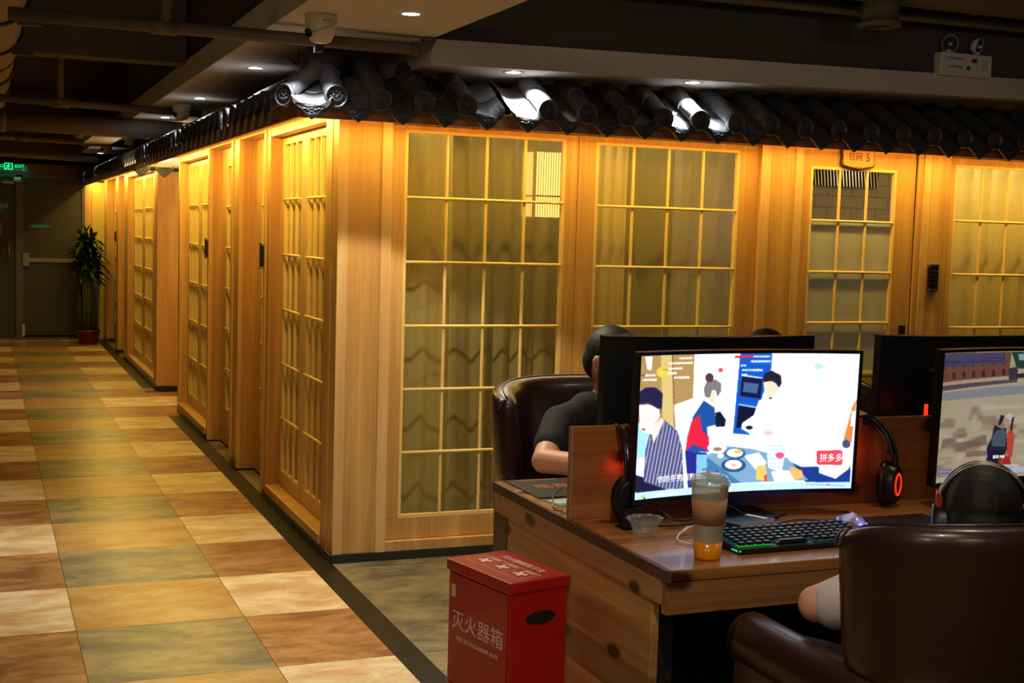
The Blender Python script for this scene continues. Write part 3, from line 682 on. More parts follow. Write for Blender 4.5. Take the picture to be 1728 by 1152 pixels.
reader('black keypad reader on the timber post of the far block', (-.013, 10.17, 1.34), R(-90), w=.045)

# ------------------------------------------------------------------ soffit fittings: downlights, cameras, emergency lamp, hook
def downlight(label, x, y, z, on=LAMP):
    t = thing('downlight', label, 'downlight', (x, y, z))
    obj('trim_ring', MB().lathe([(.032, .002), (.034, -.003), (.046, -.004), (.048, -.0005)], n=28), WHITE, t); obj('lamp_face', MB().cyl((0, 0, -.0012), (0, 0, .0015), .0325, n=24), on, t)
for l, x, y, z in (('round lit downlight in the soffit beside the white camera over the corner', -.19, -.30, 2.2985), ('round lit downlight on the soffit left of the corner tiles', -.166, 1.068, 2.2985),
                   ('lit downlight in the lower strip over the nearer bright roof tiles', .70, -.28, 2.202), ('lit downlight in the lower strip over the second bright roof tiles', 1.58, -.30, 2.2165),
                   ('lit downlight in the soffit near the second camera', -.166, 2.9, 2.2985), ('lit downlight in the soffit over the passage', -.166, 4.6, 2.2985),
                   ('nearer of the two tiny lit downlights at the far end of the soffit', -.17, 9.3, 2.2985), ('farthest tiny lit downlight, next to the exit wall', -.165, 10.45, 2.2985),
                   ('lit downlight in the soffit in front of the timber corner', .02, -.95, 2.2985)):
    downlight(l, x, y, z)
CAMM = plain('camera_shell', (222, 208, 176), .35)
def camera_dome(label, x, y, z=2.2995, rz=0, s=1):
    t = thing('security_camera', label, 'security camera', (x, y, z), rz); t.scale = (s,)*3
    obj('mount_ring', MB().lathe([(0, 0), (.062, 0), (.062, -.010), (.058, -.016)]), CAMM, t)
    obj('shell', MB().lathe([(.060, -.014), (.058, -.040), (.050, -.075), (.038, -.098), (.020, -.104), (0, -.105)]), CAMM, t)
    e = obj('lens', MB().cyl((-.040, -.012, -.066), (-.054, -.020, -.072), .016, n=18), BLACK, t)
    obj('seam', MB().tube([(.0605*math.cos(a), .0605*math.sin(a), -.038+.030*math.cos(a-.6)) for a in [2*math.pi*k/24 for k in range(24)]], .0012, 5, closed=True), plain('seam_grey', (120, 110, 90), .5) if 'seam_grey' not in MAT else MAT['seam_grey'], t)
    def wrap(co):
        a = -1.36+co.x/.060; return Vector((.0613*math.cos(a), .0613*math.sin(a), -.026+co.y))
    txt('HIKVISION', .0095, None, BLACK, t, 'maker_mark', ext=.0002, fn=wrap)
camera_dome('white domed security camera under the soffit above the corner roof tiles', -.262, -.72)
camera_dome('white domed security camera over the corridor eave, second from the near end', -.21, 3.40, rz=R(10))
camera_dome('white domed security camera over the far eave, third from the near end', -.20, 6.95, 2.3095, R(10))
camera_dome('white domed security camera farthest from the viewer, left of the far eave', -.27, 8.4, 2.3095, R(10))
t = thing('emergency_light', 'white twin-head emergency light box on the dark wall above the right-hand eave', 'emergency light', (3.04, -.365, 2.335))
obj('box', MB().box(-.155, .155, -.058, 0, 0, .108), WHITE, t, bevel=.004)
for x, yw in ((-.092, -.15), (.085, .55)):
    d = Vector((math.sin(yw), -math.cos(yw), -.25)).normalized(); c = Vector((x, -.035, .152))
    hd = MB().cyl(c, c-d*.035, .044, .026, 24).cyl(c+d*.006, c, .046, .045, 24, caps=False)
    q = obj('lamp_head', hd, WHITE, t); obj('reflector', MB().cyl(c+d*.0045, c+d*.001, .041, n=24), STEEL, q)
    obj('bulb', MB().sphere(c+d*.008, .009), plain('bulb_glass', (240, 220, 170), .1) if 'bulb_glass' not in MAT else MAT['bulb_glass'], q)
    obj('neck', MB().cyl((x, -.03, .106), (x, -.03, .125), .012, n=12), WHITE, q)
gi = plain('green_ink', (20, 110, 60), .5); fm = lambda x, z: basis((x, -.0585, z), (1, 0, 0), (0, 0, 1))
txt('PLD消防应急', .018, fm(-.07, .080), gi, t); txt('安全出口照明灯', .013, fm(-.065, .040), gi, t)
obj('red_tag', MB().box(.030, .062, -.0595, -.058, .066, .086), plain('tag_red', (150, 20, 24), .5), t)
obj('green_crest', MB().cyl((.010, -.058, .038), (.010, -.0592, .038), .012, n=16), gi, t)
ind = MB()
for k in range(5): ind.box(.095, .125, -.0592, -.058, .035+k*.010, .037+k*.010)
obj('indicator_marks', ind, plain('mark_grey', (110, 100, 90), .5), t)
t = obj('ceiling_hook', MB().tube([(0, 0, .02), (.002, 0, -.01), (-.004, 0, -.028), (-.018, 0, -.034), (-.030, 0, -.026), (-.045, .0, -.012)], .003, 8), DARKM, loc=(-.10, .38, 2.285))
tag(t, 'small dark metal hook hanging from the soffit left of the corner tiles', 'hook')

# ------------------------------------------------------------------ pipes and ducts
def pipe(label, pts, r, extra=None, mat=PIPE, name='pipe'):
    t = thing(name, label, 'pipe'); obj('run', MB().tube(pts, r, 18), mat, t)
    for e in (extra or []):
        nm, mb = e[0], e[1]; obj(nm, mb, e[2] if len(e) > 2 else mat, t)
    return t
zp = 2.248
pipe('thin painted pipe crossing under the soffit, ending in an elbow above the roof tiles', [(-1.36, -.47, zp), (.225, -.40, zp)]+[(.225+.045*math.sin(R(a)), -.40, zp+.045-.045*math.cos(R(a))) for a in (20, 45, 70, 90)]+[(.27, -.40, 2.299)], .025,
     [('coupling', MB().cyl((-.86, -.448, zp), (-.76, -.444, zp), .031)), ('elbow_collar', MB().cyl((.195, -.401, zp), (.225, -.40, zp), .030)), ('elbow_collar', MB().cyl((.27, -.40, 2.285), (.27, -.40, 2.299), .031)),
      ('pipe_clamp', MB().box(-.21, -.185, -.46, -.385, zp-.045, 2.298), DARKM), ('branch', MB().cyl((-.80, -.446, zp), (-.80, -.446, 2.6), .026))])
pipe('second thin painted pipe crossing the corridor ceiling, with a tee and a drop rod', [(-1.5, 3.55, 2.285), (-.05, 3.60, 2.262)], .026, [('tee', MB().cyl((-1.03, 3.565, 2.278), (-.91, 3.57, 2.277), .036)), ('riser', MB().cyl((-.97, 3.567, 2.29), (-.97, 3.567, 2.97), .024))])
pipe('fat painted pipe crossing the corridor ceiling beyond the second thin pipe', [(-1.65, 4.9, 2.24), (.0, 4.9, 2.22)], .075, [('flange', MB().cyl((-1.34, 4.9, 2.236), (-1.28, 4.9, 2.235), .088))])
pipe('third thin pipe low across the far corridor ceiling', [(-3.2, 7.9, 2.31), (-.1, 7.9, 2.27)], .030, [('coupling', MB().cyl((-1.15, 7.9, 2.284), (-1.03, 7.9, 2.282), .038))])
pipe('farthest pipe across the corridor ceiling just before the exit wall', [(-3.2, 9.7, 2.25), (-.25, 9.7, 2.19)], .035)
dz = 2.45; dx = -1.40
rings = [('clamp', MB().tube([(dx+.138*math.cos(a), y, dz+.138*math.sin(a)) for a in [2*math.pi*k/28 for k in range(28)]], .010, 8, closed=True), DARKM) for y in (.35, 1.45, 3.1)]
rings += [('clamp_lug', MB().box(dx+.09, dx+.19, y-.02, y+.02, dz-.13, dz-.07), DARKM) for y in (.35, 1.45)]
rings += [('seam_band', MB().tube([(dx+.134*math.cos(a), y, dz+.134*math.sin(a)) for a in [2*math.pi*k/28 for k in range(28)]], .005, 6, closed=True), DARKM) for y in (2.3, 4.2, 5.4)]
pipe('fat round beige duct running along the corridor ceiling at the left edge', [(dx, -7.5, dz), (dx, 6.8, dz)], .132, rings, DUCT, 'air_duct')
pipe('large dark round duct above the right-hand eave with a round outlet', [(.3, -.72, 2.70), (6.5, -.66, 2.70)], .12, [('outlet', MB().cyl((2.30, -.70, 2.62), (2.30, -.70, 2.49), .085)), ('outlet_rim', MB().lathe([(.098, 2.49), (.098, 2.475), (.075, 2.470), (.070, 2.485)], (2.30, -.70, 0))),
     ('seam_band', MB().tube([(2.58, -.70+.122*math.cos(a), 2.70+.122*math.sin(a)) for a in [2*math.pi*k/28 for k in range(28)]], .005, 6, closed=True)), ('seam_band', MB().tube([(2.85, -.697+.122*math.cos(a), 2.70+.122*math.sin(a)) for a in [2*math.pi*k/28 for k in range(28)]], .005, 6, closed=True))], PIPE, 'air_duct')
pipe('thin pipe running beside the large duct above the right-hand eave', [(.6, -.50, 2.565), (6.5, -.46, 2.61)], .024)

# ------------------------------------------------------------------ end of the corridor: metal doors, exit sign, notices, plant
dd = MB().box(-2.0, -1.06, 11.97, 12.02, .03, 2.03); struct('door_6', dd, METD)
d7 = struct('door_7', MB().box(-.97, -.27, 11.97, 12.02, .05, 2.03), METD)
struct('trim_40', MB().box(-1.06, -.97, 11.94, 12.06, 0, 2.06).box(-2.1, -.2, 11.94, 12.06, 2.03, 2.07).box(-2.1, -.2, 11.93, 12.06, 0, .028).box(-.27, -.235, 11.94, 12.06, 0, 2.06), plain('door_frame_paint', (84, 80, 76), .35))
struct('trim_41', MB().box(-6.8, -.05, 11.9, 12.06, 2.075, 2.20), plain('brown_beam', (110, 72, 42), .5))
struct('wall_end_panel', MB().box(-.19, .12, 11.95, 12.06, 0, 2.0), plain('yellow_panel', (196, 176, 96), .7))
struct('trim_42', MB().box(-.235, -.19, 11.93, 12.06, 0, 2.05).box(-.16, -.14, 11.93, 11.95, 0, 2.05), ASH)
obj('handle', MB().tube([(-1.14, 11.965, 1.20), (-1.14, 11.92, 1.20), (-1.14, 11.92, .98), (-1.14, 11.965, .98)], .009, 8), STEEL, bpy.data.objects['door_6'])
obj('push_bar', MB().box(-.98, -.90, 11.92, 11.97, .92, 1.09).box(-.92, -.34, 11.93, 11.97, .975, 1.025), plain('bar_paint', (130, 124, 108), .35), d7, bevel=.004)
obj('floor_bolt', MB().box(-.985, -.955, 11.93, 11.97, .04, .19), STEEL, d7)
t = thing('exit_sign', 'lit green running-man exit sign hanging before the corridor end wall', 'exit sign', (-1.12, 11.80, 2.10))
obj('casing', MB().box(-.25, .20, 0, .02, 0, .105), BLACK, t, bevel=.003)
pm = lambda x, z: basis((x, -.002, z), (1, 0, 0), (0, 0, 1))
g = MB(); frame_rect(g, -.075, .025, .012, .095, .010, -.004, 0, 'x')
g.sphere((-.020, -.003, .078), (.008, .003, .008)).tube([(-.022, -.003, .068), (-.034, -.003, .045)], .006, 6).tube([(-.034, -.003, .045), (-.018, -.003, .034), (-.022, -.003, .018)], .005, 6).tube([(-.034, -.003, .045), (-.046, -.003, .032), (-.058, -.003, .034)], .005, 6).tube([(-.024, -.003, .066), (-.010, -.003, .054), (.002, -.003, .060)], .004, 6).tube([(-.024, -.003, .066), (-.044, -.003, .062), (-.048, -.003, .052)], .004, 6)
obj('running_figure', g, EGREEN, t); txt('安全出口', .042, pm(-.165, .055), EGREEN, t); txt('EXIT', .055, pm(.105, .058), EGREEN, t); txt('F1', .022, pm(.15, .018), EGREEN, t)
obj('hanger', MB().cyl((-.18, .01, .105), (-.18, .01, .88), .004, n=8).cyl((.13, .01, .105), (.13, .01, .88), .004, n=8), DARKM, t)
light('AREA', 'exit_glow', (-1.12, 11.77, 2.12), .2, (.1, 1, .5), (R(90), 0, 0), .4, .1)
def notice(name, label, cat, x0, x1, z0, z1, mat, lines, ink, sz):
    t = thing(name, label, cat); obj('board', MB().box(x0, x1, 11.962, 11.9695, z0, z1), mat, t)
    for s_, z, q in lines: txt(s_, sz*q, basis(((x0+x1)/2, 11.961, z), (1, 0, 0), (0, 0, 1)), ink, t)
gm = plain('notice_green', (10, 92, 50), .5); wi = plain('notice_white', (200, 205, 190), .6)
notice('safety_notice', 'green evacuation notice on the left metal door below the exit sign', 'notice', -1.42, -1.09, 1.55, 1.73, gm, (('安全通道', 1.67, 1), ('推 门', 1.60, .8)), wi, .055)
notice('paper_notice', 'grey paper notice on the left metal door under the green notice', 'notice', -1.40, -1.22, 1.28, 1.46, plain('paper_grey', (130, 128, 120), .7), (('通知', 1.40, 1), ('请随手关门', 1.34, .6)), mt, .045)
notice('door_label', 'narrow green glowing strip label on the right metal door', 'label', -.92, -.63, 1.405, 1.445, gm, (('消防通道 常闭', 1.425, 1),), emis('strip_glow', (90, 190, 90), .25), .034)
t = thing('wall_camera', 'small box camera with pinkish tag under the exit sign', 'camera', (-1.02, 11.93, 2.0)); obj('body', MB().box(-.06, .02, -.06, .0, -.02, .03).sphere((-.02, -.05, .0), .03), WHITE, t, bevel=.004); obj('side_box', MB().box(-.20, -.06, -.03, 0, -.055, -.025), plain('pink_tag', (190, 120, 110), .5), t)
t = thing('potted_plant', 'tall dark leafy plant in a red pot at the corridor end', 'plant', (-.24, 11.25, 0))
obj('pot', MB().lathe([(0, .0), (.10, .0), (.115, .02), (.135, .15), (.145, .155), (.145, .175), (.125, .175), (.12, .16), (0, .155)]), POTM, t)
cn = MB(); rnd = random.Random(5)
for k in range(60):
    a = rnd.uniform(0, 6.28); q = rnd.uniform(0, .115); cn.tube([(q*math.cos(a), q*math.sin(a), .15), (q*1.1*math.cos(a), q*1.1*math.sin(a), .6), (q*1.2*math.cos(a+.2), q*1.2*math.sin(a+.2), rnd.uniform(.85, 1.1))], .009, 6)
obj('canes', cn, STEMM, t)
lf = MB()
for k in range(420):
    a = rnd.uniform(0, 6.28); el = rnd.uniform(-.5, 1.35); L_ = rnd.uniform(.18, .34); b0 = Vector((rnd.uniform(-.09, .09), rnd.uniform(-.09, .09), rnd.uniform(.85, 1.30))); dr_ = Vector((math.cos(a)*math.cos(el), math.sin(a)*math.cos(el), math.sin(el)))
    sd = dr_.cross(Vector((0, 0, 1))).normalized(); pts = []
    for i in range(5):
        u = i/4; c = b0+dr_*L_*u+Vector((0, 0, -.10*u*u)); w_ = 0.022*math.sin(math.pi*min(1, u*.9+.12)); pts += [c-sd*w_, c+sd*w_]
    lf.add(pts, [(2*i, 2*i+1, 2*i+3, 2*i+2) for i in range(4)])
obj('leaves', lf, GREEN, t, clean=False)
# ------------------------------------------------------------------ the long double desk
DZ = .74; YF, YR = -3.07, -1.955; XR = 5.2
desk = thing('gaming_desk', 'long double-sided desk of knotty timber planks carrying the monitors', 'desk', (0, 0, 0))
obj('desktop', MB().box(.012, XR, YF, YR, DZ-.028, DZ), DTOP, desk, bevel=.003)
obj('end_edge', MB().box(0, .012, YF, YR, DZ-.028, DZ-.0005), DDARK, desk)
obj('front_fascia', MB().box(.002, XR, YF+.002, YF+.026, DZ-.105, DZ-.0285), DEDGE, desk, bevel=.002)
obj('rear_fascia', MB().box(.002, XR, YR-.026, YR-.002, DZ-.085, DZ-.0285), DEDGE, desk, bevel=.002)
obj('end_fascia', MB().box(.0, .02, YF+.027, YR-.027, DZ-.085, DZ-.0285), DSIDE, desk)
obj('side_panel', MB().box(.004, .026, -2.995, -2.08, .0, DZ-.0855), DSIDE, desk, bevel=.002)
obj('side_panel', MB().box(2.40, 2.42, -2.995, -2.08, .0, DZ-.0855), DSIDE, desk)
obj('kick_board', MB().box(.03, XR, -2.52, -2.50, .0, DZ-.03), MATT, desk)
obj('metal_leg', MB().box(.004, .06, -2.076, -1.965, 0, DZ-.0857), DARKM, desk); obj('metal_leg', MB().box(.03, .07, -2.985, -2.94, 0, DZ-.106), MATT, desk)
obj('cross_rail', MB().box(.07, XR, -2.96, -2.92, DZ-.14, DZ-.106), MATT, desk)
pt = thing('desk_partition', 'low knotty timber partition board standing along the middle of the desk', 'partition', (0, 0, 0))
obj('board', MB().box(.008, XR, -2.519, -2.501, DZ+.0008, .992), PART, pt, bevel=.002); obj('pale_edge', MB().box(.003, .0078, -2.519, -2.501, DZ+.0008, .992), plain('pale_edge', (150, 118, 84), .5), pt)

# ------------------------------------------------------------------ screens
def inside(P, X, Y):
    c = np.zeros(X.shape, bool); n = len(P)
    for i in range(n):
        x1, y1 = P[i]; x2, y2 = P[(i+1) % n]
        if y1 == y2: continue
        m = ((y1 > Y) != (y2 > Y)) & (X < (x2-x1)*(Y-y1)/(y2-y1)+x1); c ^= m
    return c
def picture(corners, shapes, bg, nu, nv, grain=0):
    (ax, ay), (bx, by), (cx, cy), (dx_, dy) = corners
    u, v = np.meshgrid((np.arange(nu)+.5)/nu, (np.arange(nv)+.5)/nv)   # v from the bottom
    X = (1-u)*(1-v)*dx_+u*(1-v)*cx+u*v*bx+(1-u)*v*ax; Y = (1-u)*(1-v)*dy+u*(1-v)*cy+u*v*by+(1-u)*v*ay
    img = np.zeros(X.shape+(3,)); img[:] = bg
    rs = np.random.RandomState(3)
    for sh_ in shapes:
        k = sh_[0]
        if k == 'p': m = inside(sh_[2], X, Y)
        elif k == 'e': m = ((X-sh_[2][0])/sh_[2][2])**2+((Y-sh_[2][1])/sh_[2][3])**2 < 1
        elif k == 'r': x0_, y0_, x1_, y1_ = sh_[2]; m = (X > x0_) & (X < x1_) & (Y > y0_) & (Y < y1_)
        elif k == 's':   # striped polygon
            m = inside(sh_[2], X, Y) & (np.sin((X*sh_[3][0]+Y*sh_[3][1])) > sh_[3][2])
        elif k == 'n':   # softly mottled polygon, streaks along the rows
            g = rs.rand(26, 15); yi = np.linspace(0, 25, nv); xi = np.linspace(0, 14, nu); y0_ = np.minimum(yi.astype(int), 24); x0_ = np.minimum(xi.astype(int), 13); fy = (yi-y0_)[:, None]; fx = (xi-x0_)[None]
            fy = fy*fy*(3-2*fy); fx = fx*fx*(3-2*fx); q = (g[y0_][:, x0_]*(1-fx)+g[y0_][:, x0_+1]*fx)*(1-fy)+(g[y0_+1][:, x0_]*(1-fx)+g[y0_+1][:, x0_+1]*fx)*fy
            w = np.clip((q-sh_[3])/.22, 0, 1)*inside(sh_[2], X, Y); img = img*(1-.7*w[..., None])+np.array(sh_[1])*.7*w[..., None]; continue
        elif k == 'd':   # row of dashes standing for tiny overlaid comments
            x0_, y0_, x1_, h = sh_[2]; m = (X > x0_) & (X < x1_) & (np.abs(Y-y0_) < h) & (np.sin(X*.75) > -.55)
        img[m] = sh_[1]
    for _ in range(2):
        q = np.pad(img, ((1, 1), (1, 1), (0, 0)), 'edge'); img = (q[1:-1, 1:-1]*2+q[:-2, 1:-1]+q[2:, 1:-1]+q[1:-1, :-2]+q[1:-1, 2:])/6
    if grain: img += rs.normal(0, grain, img.shape[:2])[..., None]
    return np.clip(img, 0, 255)
def screen_mat(name, st):
    m, N, L, b = new_mat(name); a = N.new('ShaderNodeAttribute'); a.attribute_name = 'picture'
    b.inputs['Base Color'].default_value = (.01, .01, .01, 1); b.inputs['Roughness'].default_value = .3
    L.new(a.outputs['Color'], b.inputs['Emission Color']); b.inputs['Emission Strength'].default_value = st; return m
SW, SH, CURV = .342, .1905, 1.7
def bow(x): return CURV-math.sqrt(CURV*CURV-x*x)      # edges come forward (towards the viewer side, -y)
def monitor(label, loc, rz, tilt=R(1.5), img=None, st=1.0, extras=None, back_led=True):
    t = thing('curved_monitor', label, 'monitor', loc, rz)
    def ring(x0, x1, z0, z1, y0, y1, n=26):
        mb = MB(); vs = []
        for (zz_, yy) in ((z0, y0), (z1, y0), (z1, y1), (z0, y1)):
            for i in range(n+1): x = x0+(x1-x0)*i/n; vs.append((x, yy-bow(x), zz_))
        m = n+1; fs = []
        for a in range(4):
            b_ = (a+1) % 4
            fs += [(a*m+i, a*m+i+1, b_*m+i+1, b_*m+i) for i in range(n)]
        fs += [(0, m, 2*m, 3*m), (n, m+n, 2*m+n, 3*m+n)]
        return mb.add(vs, fs)
    zc = .2615; rot = Matrix.Translation((0, 0, zc)) @ Matrix.Rotation(tilt, 4, 'X') @ Matrix.Translation((0, 0, -zc))
    z0, z1 = zc-SH-.012, zc+SH+.009
    obj('casing', ring(-SW-.009, SW+.009, z0, z1, 0, .028).xf(rot), BLACK, t, bevel=.0015)
    bz = MB()
    for q in ((-SW-.009, SW+.009, z0, zc-SH), (-SW-.009, SW+.009, zc+SH, z1)): r = ring(q[0], q[1], q[2], q[3], -.004, 0); bz.add(r.v, r.f)
    for q in ((-SW-.009, -SW), (SW, SW+.009)): r = ring(q[0], q[1], zc-SH, zc+SH, -.004, 0, 2); bz.add(r.v, r.f)
    obj('bezel', bz.xf(rot), BLACK, t)
    P = lambda x, z, d=0: rot @ Vector((x, -.0012-d-bow(x), zc+z))
    if img is not None:
        nv, nu = img.shape[:2]
        vs = [P(-SW+2*SW*i/nu, -SH+2*SH*j/nv) for j in range(nv+1) for i in range(nu+1)]
        fs = [(j*(nu+1)+i, j*(nu+1)+i+1, (j+1)*(nu+1)+i+1, (j+1)*(nu+1)+i) for j in range(nv) for i in range(nu)]
        me = bpy.data.meshes.new('screen'); me.from_pydata([tuple(v) for v in vs], [], fs)
        at = me.attributes.new('picture', 'FLOAT_COLOR', 'FACE'); c = img/255.0; c = np.where(c <= .04045, c/12.92, ((c+.055)/1.055)**2.4)
        at.data.foreach_set('color', np.concatenate([c, np.ones(c.shape[:2]+(1,))], 2).astype(np.float32).ravel())
        me.materials.append(screen_mat('screen_picture', st)); so = bpy.data.objects.new('screen', me); COL.objects.link(so); so.parent = t
        for (s_, x, z, size, mat, sx) in (extras or []):
            txt(s_, size, None, mat, so, 'screen_text', ext=0, fn=lambda co, x=x, z=z: P(x+co.x, z+co.y, .0006), sx=sx)
    else:
        so = obj('screen', ring(-SW, SW, zc-SH, zc+SH, -.0012, -.0002).xf(rot), emis('far_screen', (120, 130, 150), .35) if 'far_screen' not in MAT else MAT['far_screen'], t)
    obj('neck', MB().box(-.022, .022, .03, .05, .012, .22).box(-.04, .04, .026, .045, .17, .27), BLACK, t, bevel=.003)
    obj('foot', MB().box(-.10, .10, -.05, .10, .0, .010), BLACK, t, bevel=.003)
    if back_led: obj('rear_ridge', MB().box(-.20, .20, .024, .046, .13, .36).xf(rot), BLACK, t, bevel=.008)
    return t
W_ = (250, 250, 255); p_, e_, r_2 = 'p', 'e', 'r'
